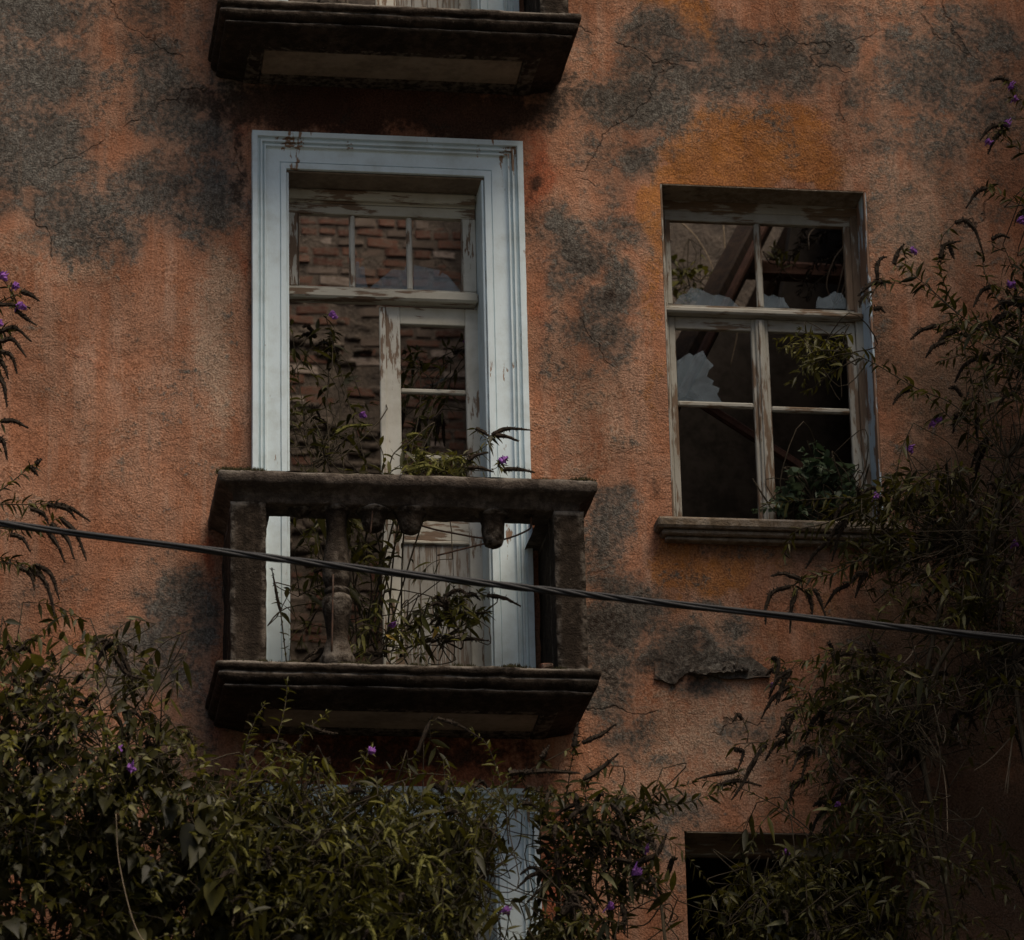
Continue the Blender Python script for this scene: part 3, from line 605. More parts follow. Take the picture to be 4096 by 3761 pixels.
def make_door():
    y0 = .235
    door = link('balcony_door', MB().box(DX0+.018, DX1-.018, y0+.005, y0+.09, 11.84, DT-.014, .006).mesh('frame_head'), M['rail_paint'], house)
    surround(door, -1.467, .100, 12.147, DX0, DX1, DT, FLOOR+.012, M['white'])
    bx(door, 'reveal_lining', M['white'], DX1-.015, DX1+.0, .002, .40, FLOOR+.02, DT-.012)
    bx(door, 'reveal_lining', M['white'], DX0-.0, DX0+.015, .002, .40, FLOOR+.02, DT-.012)
    bx(door, 'reveal_lining', M['soffit'], DX0+.002, DX1-.002, .002, .40, DT-.011, DT-.001)
    # projecting weather bars
    bx(door, 'head_bar', M['rail_paint'], DX0+.017, DX1-.017, y0-.035, y0+.004, 11.850, 11.915, c=.012)
    bx(door, 'transom_bar', M['rail_paint'], DX0+.017, DX1-.017, y0-.05, y0+.06, 11.225, 11.288, c=.012)
    bx(door, 'transom_rail', M['rail_paint'], DX0+.02, DX1-.02, y0+.012, y0+.06, 11.290, 11.318)
    bx(door, 'transom_rail', M['rail_paint'], DX0+.02, DX1-.02, y0+.012, y0+.06, 11.775, 11.838)
    bx(door, 'transom_stile', M['white_worn'], DX0+.02, -1.178, y0+.014, y0+.062, 11.318, 11.775)
    bx(door, 'transom_stile', M['white_worn'], -.222, DX1-.017, y0+.014, y0+.062, 11.318, 11.775)
    for a in (-.880, -.547):
        bx(door, 'muntin', M['white_worn'], a, a+.033, y0+.018, y0+.055, 11.318, 11.775, c=.008)
    for a in (-1.178, -.228):
        bx(door, 'glazing_bead', M['win_paint'], a, a+.007, y0+.008, y0+.04, 11.318, 11.775, c=.002)
    k = lambda u, v: ((1100+u*.4222)/S, (780+v*.4222)/S)
    shard(door, [(765,630),(800,635),(795,690),(830,675),(850,685),(855,770),(880,887),(765,884)], y0+.035, k)
    shard(door, [(890,888),(1110,705),(1225,715),(1245,655),(1250,908)], y0+.035, k)
    shard(door, [(1312,662),(1565,715),(1548,775),(1585,735),(1640,765),(1765,918),(1312,912)], y0+.035, k)
    shard(door, [(430,878),(460,868),(505,878),(512,890),(428,888)], y0+.035, k)
    # the one leaf still hanging
    a, b, e, g = -.706, -.590, -.213, -.112; y1 = .262
    leaf = link('door_leaf', MB().box(a, b, y1, y1+.045, FLOOR+.02, 11.214, .006).mesh('lock_stile'), M['white_worn'], house)
    leaf['label'] = 'weathered half glazed door leaf'
    bx(leaf, 'stile', M['white_worn'], e, g, y1, y1+.045, FLOOR+.02, 11.214, c=.006)
    bx(leaf, 'meeting_strip', M['white_worn'], a-.006, a+.03, y1-.018, y1-.001, FLOOR+.03, 11.20, c=.006)
    bx(leaf, 'top_rail', M['rail_paint'], b, e, y1+.002, y1+.043, 11.107, 11.213)
    for (z0, z1) in ((10.683, 10.712), (10.279, 10.307)):
        bx(leaf, 'glazing_bar', M['rail_paint'], b, e, y1+.006, y1+.038, z0, z1, c=.007)
    bx(leaf, 'lock_rail', M['rail_paint'], b, e, y1+.002, y1+.043, 9.786, 9.906)
    bx(leaf, 'panel_moulding', M['rail_paint'], b, e, y1-.006, y1+.02, 9.764, 9.786, c=.006)
    bx(leaf, 'bottom_rail', M['rail_paint'], b, e, y1+.002, y1+.043, FLOOR+.02, FLOOR+.2)
    for i in range(4):
        w_ = (e-b)/4; bx(leaf, 'panel_board', M['panel'], b+i*w_+.0015, b+(i+1)*w_-.0015, y1+.010+.002*(i % 2), y1+.03, FLOOR+.2, 9.785, c=.002)
    for z in (10.66, 9.5): leafh = bx(leaf, 'hinge', M['iron'], g-.004, g+.012, y1-.012, y1+.012, z, z+.1, c=.004)
    return door, leaf
door, leaf = make_door()
door['label'] = 'tall balcony door opening with moulded white surround and broken transom'
for k in (-1, 1):
    d = copy_tree(door, house, k*FH); d['label'] = ('balcony door of the storey %s' % ('below behind the bushes' if k < 0 else 'above')); 
    d = copy_tree(leaf, house, k*FH)

# window ------------------------------------------------------------------------
def make_window():
    y0 = .20; A, R_ = M['win_paint'], M['win_rail']
    win = link('window', MB().box(WX0+.004, WX1-.004, y0+.01, y0+.09, 11.868, WT-.004, .006).mesh('frame_head'), R_, house)
    bx(win, 'frame_stile', A, WX0+.004, .968, y0+.005, y0+.09, WB, 11.868, c=.006); bx(win, 'frame_stile', A, 2.075, WX1-.004, y0+.005, y0+.09, WB, 11.868, c=.006)
    bx(win, 'jamb_lining', M['flake'], WX1-.014, WX1-.001, .001, y0, WB+.03, WT-.002, c=.003); bx(win, 'jamb_lining', M['win_paint'], WX0+.001, WX0+.012, .001, y0, WB+.03, WT-.002, c=.003)
    bx(win, 'reveal_head', M['sill'], WX0+.013, WX1-.015, .001, y0+.01, WT-.010, WT-.001)
    bx(win, 'transom_bar', R_, WX0+.013, WX1-.016, y0-.045, y0+.07, 11.199, 11.236, c=.010)
    bx(win, 'transom_rail', R_, .968, 2.075, y0+.015, y0+.06, 11.2361, 11.270)
    bx(win, 'top_rail', R_, .968, 2.075, y0+.015, y0+.06, 11.806, 11.868)
    bx(win, 'sash_stile', A, .968, .998, y0+.012, y0+.058, 11.270, 11.806); bx(win, 'sash_stile', A, 2.035, 2.075, y0+.012, y0+.058, 11.270, 11.806)
    bx(win, 'muntin', A, 1.500, 1.540, y0+.018, y0+.055, 11.270, 11.806, c=.009)
    # lower casements
    for (a, b, c, d) in ((.968, 1.008, 1.455, 1.492), (1.520, 1.556, 2.020, 2.075)):
        s_ = link('casement', MB().box(a, b, y0+.02, y0+.06, WB+.005, 11.198, .006).mesh('stile'), A, win) if False else None
        bx(win, 'casement_stile', A, a, b, y0+.02, y0+.06, WB+.005, 11.198, c=.006); bx(win, 'casement_stile', A, c, d, y0+.02, y0+.06, WB+.005, 11.198, c=.006)
        bx(win, 'casement_rail', R_, b, c, y0+.022, y0+.058, 11.122, 11.197); bx(win, 'casement_rail', R_, b, c, y0+.022, y0+.058, WB+.006, WB+.08)
        z = 10.640 if a < 1.2 else 10.625
        bx(win, 'glazing_bar', R_, b, c, y0+.024, y0+.056, z, z+.034, c=.009)
    bx(win, 'meeting_strip', A, 1.478, 1.534, y0+.0, y0+.019, WB+.01, 11.19, c=.01)
    bx(win, 'meeting_bead', A, 1.494, 1.518, y0-.012, y0-.001, WB+.02, 11.18, c=.005)
    # sill
    bx(win, 'sill', M['sill'], .80, 2.235, -.125, y0+.01, WB-.030, WB+.032, c=.012, jit=.002)
    bx(win, 'sill_moulding', M['sill'], .83, 2.205, -.092, -.002, WB-.062, WB-.031, c=.012, jit=.002)
    bx(win, 'sill_moulding', M['sill'], .855, 2.18, -.062, -.002, WB-.088, WB-.063, c=.010, jit=.002)
    k = lambda u, v: ((2600+u*.4471)/S, (800+v*.4471)/S); yg = y0+.038
    shard(win, [(210,945),(270,850),(325,840),(335,880),(360,940)], yg+.004, k)
    shard(win, [(330,870),(326,838),(372,778),(392,796),(428,790),(560,852),(618,848),(712,874),(798,960),(365,945)], yg-.004, k)
    shard(win, [(1020,840),(1060,862),(1104,846),(1150,872),(1198,872),(1212,916),(1250,965),(1020,963)], yg, k)
    shard(win, [(1486,968),(1488,915),(1508,862),(1540,880),(1592,862),(1652,815),(1688,836),(1712,828),(1742,880),(1785,912),(1785,975)], yg, k)
    k = lambda u, v: ((2550+u*.866)/S, (650+v*.866)/S)
    shard(win, [(183,916),(238,880),(258,893),(302,868),(320,905),(352,938),(330,960),(320,988),(354,1010),(342,1026),(380,1042),(368,1072),(390,1108),(187,1106)], yg, k)
    return win
win = make_window(); win['label'] = 'broken timber window with peeling frame and jagged glass'
lw = copy_tree(win, house, -FH, ('glass_shard', 'jamb_lining', 'frame_stile', 'sash_stile', 'casement_stile', 'casement_rail', 'glazing_bar', 'muntin', 'meeting_strip', 'meeting_bead', 'transom_bar', 'transom_rail', 'top_rail')); lw['label'] = 'dark window of the storey below behind the bushes'

# fallen timbers in the window room -----------------------------------------------
def beam(name, p0, p1, w_, h_, mat, label, cat='beam', group=None):
    p0, p1 = Vector(p0), Vector(p1); L = (p1-p0).length
    me = MB().box(0, L, -w_/2, w_/2, -h_/2, h_/2, .012, .006).mesh(name)
    o = link(name, me, mat, label=label, cat=cat, group=group); o.location = p0; d = (p1-p0).normalized()
    o.rotation_euler = d.to_track_quat('X', 'Z').to_euler(); return o
def ext(a, b, t0, t1):
    a, b = np.array(a), np.array(b); return a+(b-a)*t0, a+(b-a)*t1
a, b = P(1372, 660, 1.4), P(1478, 455, 1.9)
p0, p1 = ext(a, b, -.62, 1.75); beam('fallen_rafter', p0, p1, .15, .17, M['timber'], 'thick dark rafter leaning across the left half of the broken window', group='fallen timbers')
p0, p1 = ext(P(1402, 650, 1.25), P(1498, 455, 1.75), -.62, 1.75); beam('rusty_rail', p0, p1, .05, .05, M['redbeam'], 'thin rust red rail lying along the thick leaning rafter', group='fallen timbers')
p0, p1 = ext(P(1400, 805, 1.2), P(1568, 912, 1.0), -.9, 1.15); beam('slanting_pole', p0, p1, .06, .055, M['redbeam'], 'pale brown pole slanting down behind the lower window panes', group='fallen timbers')
p0, p1 = ext(P(1490, 532, 2.1), P(1660, 540, 2.1), -.15, 1.5); beam('loose_board', p0, p1, .12, .10, M['redbeam'], 'level board behind the upper right broken pane', group='fallen timbers')

# overhead cable and its poles -------------------------------------------------------
CY = -2.3
pts = [P(a, b, CY) for a, b in ((0, 1030), (430, 1083), (760, 1124), (1160, 1171), (1500, 1207), (2013, 1257))]
cf = np.polyfit([p[0] for p in pts], [p[2] for p in pts], 2)
xa, xb = -8.0, 9.0
cf2 = cf.copy()
xs = np.linspace(xa, xb, 420)
cline = np.stack([xs, np.full_like(xs, CY), np.polyval(cf, xs)], 1)
cab = empty('overhead_cable', cline[0], 'black twisted cable bundle crossing in front of the house', 'cable')
base = np.array(cline[0])
for q in range(4):
    ph = xs*2*math.pi/1.1+q*math.pi/2+1.6*np.sin(xs*1.7+.6)+.9*np.sin(xs*4.1)
    c = cline+.0108*np.stack([np.zeros_like(xs), np.cos(ph), np.sin(ph)], 1)
    link('strand', MB().add(*tube(c-base, .0094, 7)).mesh('strand', True), M['cable'], cab)
for xp, lb in ((xa, 'utility pole carrying the cable, left of the bushes'), (xb, 'utility pole carrying the cable, right of the bushes')):
    zt = np.polyval(cf, xp); po = empty('utility_pole', (xp, CY+.16, 0), lb, 'pole', 'utility poles')
    link('pole_shaft', MB().add(*revolve([(.15, -.3), (.145, 2), (.115, zt+.6), (.10, zt+.62)], 0, 0, 12, True, .01)).mesh('pole_shaft', True), M['pole'], po)
    link('cable_hook', MB().add(*tube(catmull([(0, -.08, zt+.05), (0, -.15, zt+.06), (0, -.17, zt+.01), (0, -.155, zt-.03)], 4), .012, 6)).mesh('hook', True), M['iron'], po)

# ------------------------------------------------------------------ plants
def leaf_template(kind):
    if kind == 'lance': sec = ((.10, .24), (.30, .50), (.58, .44), (.82, .20))
    elif kind == 'ovate': sec = ((.06, .30), (.25, .52), (.55, .42), (.82, .19))
    else: sec = ((.04, .38), (.22, .55), (.50, .46), (.80, .17))
    v = [(0, 0, 0)]; f = []
    for i, (x, w_) in enumerate(sec): v += [(x, w_, .10*w_*2), (x, 0, -.02), (x, -w_, .10*w_*2)]
    v.append((1, 0, 0)); n = len(sec)
    f += [(0, 2, 1), (0, 3, 2)]
    for i in range(n-1):
        a = 1+3*i; b = a+3
        f += [(a, a+1, b+1), (a, b+1, b), (a+1, a+2, b+2), (a+1, b+2, b+1)]
    a = 1+3*(n-1); f += [(a, a+1, a+3), (a+1, a+2, a+3)]
    return np.array(v, float), np.array(f)
TPL = {k: leaf_template(k) for k in ('lance', 'ovate', 'heart')}
UP = np.array([0, 0, 1.0])
def unit(v): v = np.asarray(v, float); return v/(np.linalg.norm(v)+1e-9)
LEAF_ME = {}
class Plant:
    def __init__(s, name, loc, label, cat, group=None, kind='lance', mat='leaf'):
        s.o = empty(name, tuple(float(e) for e in loc), label, cat, group); s.L = np.array(loc, float); s.kind = kind; s.mat = mat; s.leaves = {}; s.twigs = {}; s.nsingle = 0; s.nodes = []
    def leaf(s, p, d, n, L, W, droop, single=False, mat=None, kind=None):
        mat = mat or s.mat; kind = kind or s.kind; d = unit(d); n = unit(n-np.dot(n, d)*d); side = np.cross(n, d)
        if single and s.nsingle < 300:
            s.nsingle += 1; key = (kind, mat)
            if key not in LEAF_ME:
                LEAF_ME[key] = []
                for dr in (.12, .3, .5):
                    v, f = TPL[kind]; v = v.copy(); v[:, 2] -= dr*v[:, 0]**2; v[:, 1] *= .25 if kind == 'lance' else (.55 if kind == 'ovate' else .8)
                    me = mesh_np('leaf', v, tris=f, smooth=True); me.materials.append(M[mat]); LEAF_ME[key].append(me)
            me = LEAF_ME[key][min(2, int(droop*5))]
            o = link('leaf', me, None, s.o); q = p-s.L
            o.matrix_basis = Matrix(((d[0]*L, side[0]*L, n[0]*L, q[0]), (d[1]*L, side[1]*L, n[1]*L, q[1]), (d[2]*L, side[2]*L, n[2]*L, q[2]), (0, 0, 0, 1)))
            return
        s.leaves.setdefault((kind, mat), []).append((*p, *d, *side, *n, L, W, droop, random.random()))
    def twig(s, c, r0, r1, mat='bark', k=4, own=None):
        r = np.linspace(r0, r1, len(c)); v, f = tube(np.asarray(c)-s.L, r, k)
        if own: link(own, MB().add(v, f).mesh(own, True, False), M[mat], s.o)
        else: s.twigs.setdefault(mat, MB()).add(v, f)
    def spike(s, pts, r=.014, mat='spike', name='seed_head', n=10):
        p0 = np.asarray(pts[0], float)
        if s.nodes:                                        # every head hangs on a stalk from the nearest branch
            N = np.concatenate(s.nodes); dd = np.linalg.norm(N-p0, axis=1)+.35*np.maximum(0, p0[2]-N[:, 2]*0-N[:, 2]); j = np.argmin(dd); q = N[j]; l = np.linalg.norm(q-p0)
            if l > .012:
                t0 = unit(p0-np.asarray(pts[1], float)); m_ = p0*.6+q*.4+t0*l*.22; c_ = catmull([q, m_, p0], 5); s.twig(c_, .0034, .0024, 'bark')
                s.nodes.append(c_[2:])
                for i_ in range(2, len(c_), 3):
                    for sg in (1, -1): s.leaf(c_[i_], unit(p0-q)*.5+sg*np.array([.5, .4, .1])+.4*rng.normal(size=3)+np.array([0, 0, -.3]), UP+.4*rng.normal(size=3), random.uniform(.04, .085), .24, .3)
        r *= 1.6; c = catmull(pts, max(3, n//max(1, len(pts)-1)))-s.L; L = np.sum(np.linalg.norm(np.diff(c, axis=0), axis=1)); m = len(c)
        t = np.linspace(0, 1, m); rr = r*(.55+.6*np.sin(math.pi*np.clip(t*.8+.2, 0, 1)))*(1-.45*t)
        mb = MB(); mb.add(*tube(c, rr*.62, 6, .35)); T, a, b = frames(c)
        for i in range(int(L/.0055)):                      # seed capsules / florets
            q = random.random()*(m-1); j = int(q); fr = q-j; o = c[j]*(1-fr)+c[min(j+1, m-1)]*fr; ang = random.random()*6.283
            e = a[j]*math.cos(ang)+b[j]*math.sin(ang); g = np.cross(T[j], e); ln = rr[j]*random.uniform(.7, 1.45); wd = .0035 if mat != 'purple' else .0065
            base = o+e*rr[j]*.4; tip = o+e*ln+T[j]*random.uniform(-.002, .008)
            mb.add([base+g*wd+T[j]*wd*.5, base-g*wd+T[j]*wd*.5, base-T[j]*wd, tip+g*wd*.6, tip-g*wd*.6, tip-T[j]*wd*.5], [(0, 1, 4, 3), (1, 2, 5, 4), (2, 0, 3, 5), (3, 4, 5)])
        return link(name, mb.mesh(name, False, False), M[mat], s.o)
    def shoot(s, pts, r0=.005, L=.10, gap=.045, end='tuft', single=False, f0=.15, mat=None, kind=None, W=None, bark='bark', sparse=1.0, droop=.3, own=None):
        c = catmull(pts, 7); s.twig(c, r0, r0*.35, bark, own=own); s.nodes.append(c[3:])
        seg = np.linalg.norm(np.diff(c, axis=0), axis=1); cum = np.r_[0, np.cumsum(seg)]; tot = cum[-1]; T, a, b = frames(c)
        d = f0*tot+random.random()*gap; k = random.randint(0, 1)
        while d < tot:
            j = min(np.searchsorted(cum, d)-1, len(c)-2); p = c[j]+(c[j+1]-c[j])*((d-cum[j])/(seg[j]+1e-9)); fr = d/tot
            ang = (k % 2)*math.pi/2+random.uniform(-.5, .5); k += 1
            for sg in (1, -1):
                if random.random() > sparse: continue
                e = (a[j]*math.cos(ang)+b[j]*math.sin(ang))*sg
                dr = T[j]*random.uniform(.35, .8)+e*.85+np.array([0, 0, -random.uniform(-.1, .45)])
                ln = L*(1.15-.65*fr)*random.uniform(.55, 1.45); nn = UP+.5*rng.normal(size=3)+np.array([0, -.35, 0])
                s.leaf(p, dr, nn, ln, W or .24, random.uniform(.4, 1.3)*droop, single, mat, kind)
            d += gap*random.uniform(.8, 1.25)*(1.1-.35*fr)
        p, t = c[-1], T[-1]
        if end == 'tuft':
            for q in range(5):
                s.leaf(p, t+.55*rng.normal(size=3), UP+.4*rng.normal(size=3), L*random.uniform(.3, .6), W or .22, droop*.5, single, mat, kind)
        elif end in ('dry', 'green', 'purple'):
            m_, nm = {'dry': ('spike', 'seed_head'), 'green': ('spike_green', 'seed_head'), 'purple': ('purple', 'flower_head')}[end]
            nsp = 1 if end == 'purple' else random.choice((1, 1, 3))
            for q in range(nsp):
                ln = random.uniform(.10, .20)*(1 if end != 'purple' else .45); dd = unit(t+(.6*rng.normal(size=3) if q else .12*rng.normal(size=3)))
                s.spike([p, p+dd*ln*.5+np.array([0, 0, -.06*ln]), p+dd*ln*.9+np.array([0, 0, -.45*ln])], .013 if end != 'purple' else .022, m_, nm)
    def done(s):
        for (kind, mat), rows in s.leaves.items():
            A = np.array(rows); v, f = TPL[kind]; n = len(A); p = A[:, None, 0:3]; d = A[:, None, 3:6]; sd = A[:, None, 6:9]; nr = A[:, None, 9:12]; L = A[:, None, 12:13]; W = A[:, None, 13:14]; dr = A[:, None, 14:15]
            x = v[None, :, 0:1]; V = p+L*(x*d+v[None, :, 1:2]*W*2*.5*sd+v[None, :, 2:3]*W*nr)-np.array([0, 0, 1.0])*L*dr*x**2
            V = (V-s.L).reshape(-1, 3); Fq = (f[None]+(np.arange(n)*len(v))[:, None, None]).reshape(-1, 3)
            link('foliage', mesh_np('foliage', V, tris=Fq, smooth=True, attrs={'tint': np.repeat(A[:, 15], len(v))}), M[mat], s.o, kind='stuff')
        for mat, mb in s.twigs.items():
            link('twigs', mb.mesh('twigs', True, False), M[mat], s.o, kind='stuff')
def inpoly(x, y, poly):
    c = False; j = len(poly)-1
    for i in range(len(poly)):
        (xi, yi), (xj, yj) = poly[i], poly[j]
        if (yi > y) != (yj > y) and x < (xj-xi)*(y-yi)/(yj-yi)+xi: c = not c
        j = i
    return c
def trunk(pl, hub, r=.035, via=None):
    h = np.asarray(hub, float); b = pl.L+np.array([random.uniform(-.15, .15), random.uniform(-.12, .12), -.05])
    mid = b*.55+h*.45+np.array([random.uniform(-.2, .2), random.uniform(-.15, .15), .3]); c = catmull([b, mid]+([via] if via is not None else [])+[h], 9)
    v, f = tube(c-pl.L, np.linspace(r, r*.4, len(c)), 7, .08); link('stem', MB().add(v, f).mesh('stem', True, False), M['bark'], pl.o)
def mass(pl, poly, yr, n, hubs, ln=(.3, .7), L=.10, gap=.045, ends=(('tuft', 1),), lean=.35, sparse=1.0, mat=None, kind=None, W=None, bark='bark', droop=.3):
    """n shoots whose tips fill the area of poly on the planes yr; each springs from the nearest hub"""
    xs_ = [p[0] for p in poly]; ys_ = [p[1] for p in poly]; k = 0; H = np.array(hubs); names = [e[0] for e in ends]; wts = [e[1] for e in ends]
    while k < n:
        x, y = random.uniform(min(xs_), max(xs_)), random.uniform(min(ys_), max(ys_))
        if not inpoly(x, y, poly): continue
        k += 1; tip = P(x, y, random.uniform(*yr)); h = H[np.argmin(np.linalg.norm(H-tip, axis=1)+.3*rng.random(len(H)))]
        h0 = h; h = h+rng.normal(size=3)*np.array([.16, .10, .14]); back = unit(unit(h-tip)+lean*rng.normal(size=3)); l = min(random.uniform(*ln), np.linalg.norm(h-tip)+.05); st = tip+back*l
        mid = (st+tip)/2+np.array([0, 0, .16*l]); c = [st, mid, tip]
        if np.linalg.norm(h0-st) > .12: pl.twig(catmull([h0, (h0+h)/2, (h+st)/2+.10*rng.normal(size=3), st], 4), .0042, .003, bark)
        pl.shoot(c, .0032, L*random.uniform(.8, 1.2), gap, random.choices(names, wts)[0], False, .1, mat, kind, W, bark, sparse, droop)
def px(pl, pts, y, y2=None): 
    n = len(pts); y2 = y if y2 is None else y2
    return [P(a, b, y+(y2-y)*i/max(1, n-1)) for i, (a, b) in enumerate(pts)]

# --- left butterfly bush, reaching in from beyond the left edge
A = Plant('butterfly_bush', (-3.9, -.9, 0), 'butterfly bush reaching in at the left edge with drooping dark seed heads', 'shrub', 'butterfly bushes')
hA = [P(-170, 760, -.8), P(-150, 1080, -.8), P(-160, 1200, -.7)]
for h in hA: trunk(A, h, .03)
for s_ in ([(-170,760),(-60,640),(10,590),(45,575)], [(-170,760),(-80,700),(-10,655),(20,650)], [(-170,760),(-90,830),(-20,830),(5,832)], [(-150,1080),(-60,1010),(20,950),(62,915)], [(-150,1080),(-40,1000),(50,992),(115,990)], [(-150,1080),(-60,1040),(20,1040),(88,1045)], [(-150,1080),(-50,1090),(20,1100),(62,1118)], [(-160,1200),(-60,1100),(0,1105),(40,1112)], [(-170,760),(-70,880),(-10,880)]):
    A.shoot(px(A, s_, -.75, -.9), .006, .095, .035, None, True, .25, own='branch')
for s_ in ([(42,573),(60,580),(78,592)], [(30,610),(50,625),(72,640)], [(0,652),(30,645),(62,672)], [(0,672),(25,668),(52,702)], [(0,690),(22,700),(34,735)], [(-5,700),(8,720),(16,745)], [(-5,735),(8,760),(14,800)], [(2,828),(28,828),(56,842)], [(-5,860),(8,872),(14,905)], [(70,912),(82,902)], [(60,918),(75,935)], [(108,990),(140,1000),(178,1026)], [(92,992),(130,1000),(150,1022)], [(92,1045),(112,1070),(128,1106)], [(100,1030),(132,1060),(146,1100)], [(120,1020),(150,1050),(170,1102)], [(60,1115),(92,1150),(108,1212)], [(70,1110),(100,1130),(117,1180)], [(40,1115),(60,1130),(68,1160)], [(20,1050),(45,1060),(60,1085)], [(60,1000),(85,1010),(95,1030)], [(-5,600),(30,600),(60,605)]):
    A.spike(px(A, s_, -.9), .0135)
for s_ in ([(2,538),(14,552)], [(26,560),(38,566)], [(34,598),(52,608)], [(-4,635),(6,640)]): A.spike(px(A, s_, -.92), .022, 'purple', 'flower_head')
A.done()

# --- bramble thicket, lower left
B = Plant('bramble_thicket', (-2.2, -1.2, 0), 'dense dark bramble thicket with broad leaves filling the lower left corner', 'thicket', kind='ovate', mat='leaf_vine')
hB = [P(60, 1480, -1.0), P(260, 1520, -1.0), P(120, 1700, -1.2), P(380, 1700, -1.1), P(-60, 1600, -1.0), P(520, 1800, -1.1), P(250, 1850, -1.2), P(-80, 1850, -1.2)]
for h in hB: trunk(B, h, .022)
pB = [(-80,1262),(60,1270),(190,1275),(240,1300),(290,1390),(380,1430),(430,1520),(500,1600),(580,1680),(620,1900),(-80,1900)]
mass(B, [(-80,1480),(120,1500),(300,1500),(420,1570),(500,1640),(580,1700),(620,1900),(-80,1900)], (-1.5, -.5), 200, hB, (.3, .6), .072, .038, (('tuft', 3), ('dry', .25)), .6, 1, None, 'ovate', .62, droop=.55)
mass(B, [(-60,1330),(250,1340),(400,1480),(520,1640),(560,1860),(-60,1860)], (-2.0, -1.6), 60, hB, (.25, .5), .06, .05, (('tuft', 3),), .6, .8, 'leaf_pale', 'ovate', .5)
mass(B, pB, (-1.4, -.5), 60, hB, (.3, .6), .08, .05, (('tuft', 3), ('dry', .4)), .6, .8, None, 'ovate', .55, droop=.5)
mass(B, [(-80,1520),(300,1540),(480,1650),(600,1900),(-80,1900)], (-1.9, -1.5), 90, hB, (.25, .5), .092, .055, (('tuft', 3),), .6, .9, 'leaf_vine', 'heart', .8, droop=.6)
mass(B, [(-80,1500),(300,1520),(480,1650),(600,1900),(-80,1900)], (-1.7, -.9), 150, hB, (.3, .6), .085, .04, (('tuft', 3), ('dry', .4)), .6, .9, 'leaf', 'lance', .26)
mass(B, [(-40,1250),(90,1250),(230,1262),(300,1370),(420,1470),(300,1480),(-40,1400)], (-1.2, -.6), 60, hB, (.3, .6), .10, .05, (('tuft', 3), ('dry', 1.2)), .6, .9, 'leaf', 'lance', .3)
for s_, y in (([(330,1900),(270,1830),(235,1700),(228,1600)], -1.9),):
    B.twig(catmull(px(B, s_, y), 8), .0028, .0018, 'twig_pale', own='cane')
for s_ in ([(228,1472),(240,1478)], [(250,1508),(268,1514)]): B.spike(px(B, s_, -1.6), .02, 'purple', 'flower_head')
for s_ in ([(235,1270),(250,1310),(262,1345)], [(225,1290),(250,1325),(285,1335)], [(395,1560),(420,1575),(432,1600)]): B.spike(px(B, s_, -1.3), .015)
B.done()

# --- butterfly bush below the balcony
Cc = Plant('butterfly_bush', (-.9, -1.3, 0), 'butterfly bush crowding below the balcony with pale upright young shoots', 'shrub', 'butterfly bushes')
hC = [P(500, 1700, -1.2), P(640, 1700, -1.2), P(780, 1720, -1.2), P(920, 1720, -1.2), P(560, 1860, -1.3), P(720, 1880, -1.3), P(900, 1880, -1.3)]
for h in hC: trunk(Cc, h, .026)
pC = [(430,1640),(520,1610),(620,1620),(700,1650),(840,1650),(930,1640),(950,1680),(945,1900),(430,1900)]
mass(Cc, [(440,1560),(700,1590),(920,1580),(940,1700),(940,1860),(440,1860)], (-2.0, -1.7), 60, hC, (.25, .5), .075, .04, (('tuft', 3), ('green', .4)), .6, .85, 'leaf_pale', 'lance', .24)
mass(Cc, pC, (-1.6, -.9), 150, hC, (.3, .6), .115, .042, (('tuft', 3), ('dry', .5), ('green', .12)), .5, 1)
mass(Cc, [(440,1660),(940,1660),(940,1900),(440,1900)], (-1.9, -1.5), 100, hC, (.25, .5), .125, .045, (('tuft', 3), ('dry', .3)), .6, 1)
mass(Cc, [(440,1500),(560,1440),(640,1500),(720,1540),(900,1530),(1060,1500),(1040,1600),(440,1600)], (-1.3, -.9), 70, hC, (.35, .6), .085, .05, (('tuft', 3), ('dry', .9), ('green', .3)), .35, .8, 'leaf_pale')
mass(Cc, [(480,1545),(700,1550),(950,1545),(960,1650),(480,1650)], (-1.5, -.95), 130, hC, (.3, .5), .085, .042, (('tuft', 3), ('dry', .6)), .5, .95)
for s_ in ([(560,1640),(500,1540),(480,1480),(500,1420),(520,1385)], [(520,1600),(540,1480),(560,1390),(565,1340)], [(540,1620),(560,1500),(600,1440),(640,1405)], [(480,1640),(470,1520),(495,1440)], [(700,1680),(640,1560),(580,1500),(560,1470)], [(640,1640),(690,1540),(720,1490),(730,1470)], [(1000,1660),(990,1560),(960,1470),(930,1440)], [(880,1640),(876,1560),(872,1498)], [(940,1640),(936,1580),(935,1545)], [(880,1650),(850,1590),(820,1560)]):
    Cc.shoot(px(Cc, s_, -1.2, -1.1), .0045, .075, .038, 'tuft', True, .25, 'leaf_pale', sparse=.9, own='branch')
for s_ in ([(860,1412),(900,1425),(945,1452)], [(820,1480),(840,1430),(850,1405)], [(600,1425),(640,1440),(665,1442)]): Cc.spike(px(Cc, s_, -1.15), .011)
for s_ in ([(724,1476),(738,1478)], [(470,1645),(478,1655)]): Cc.spike(px(Cc, s_, -1.3), .022, 'purple', 'flower_head')
for s_ in ([(1145,1460),(1180,1445),(1212,1423)], [(1065,1490),(1080,1465)], [(690,1590),(720,1570),(760,1560)], [(560,1570),(590,1560),(640,1545)]): Cc.spike(px(Cc, s_, -1.2), .014)
Cc.done()

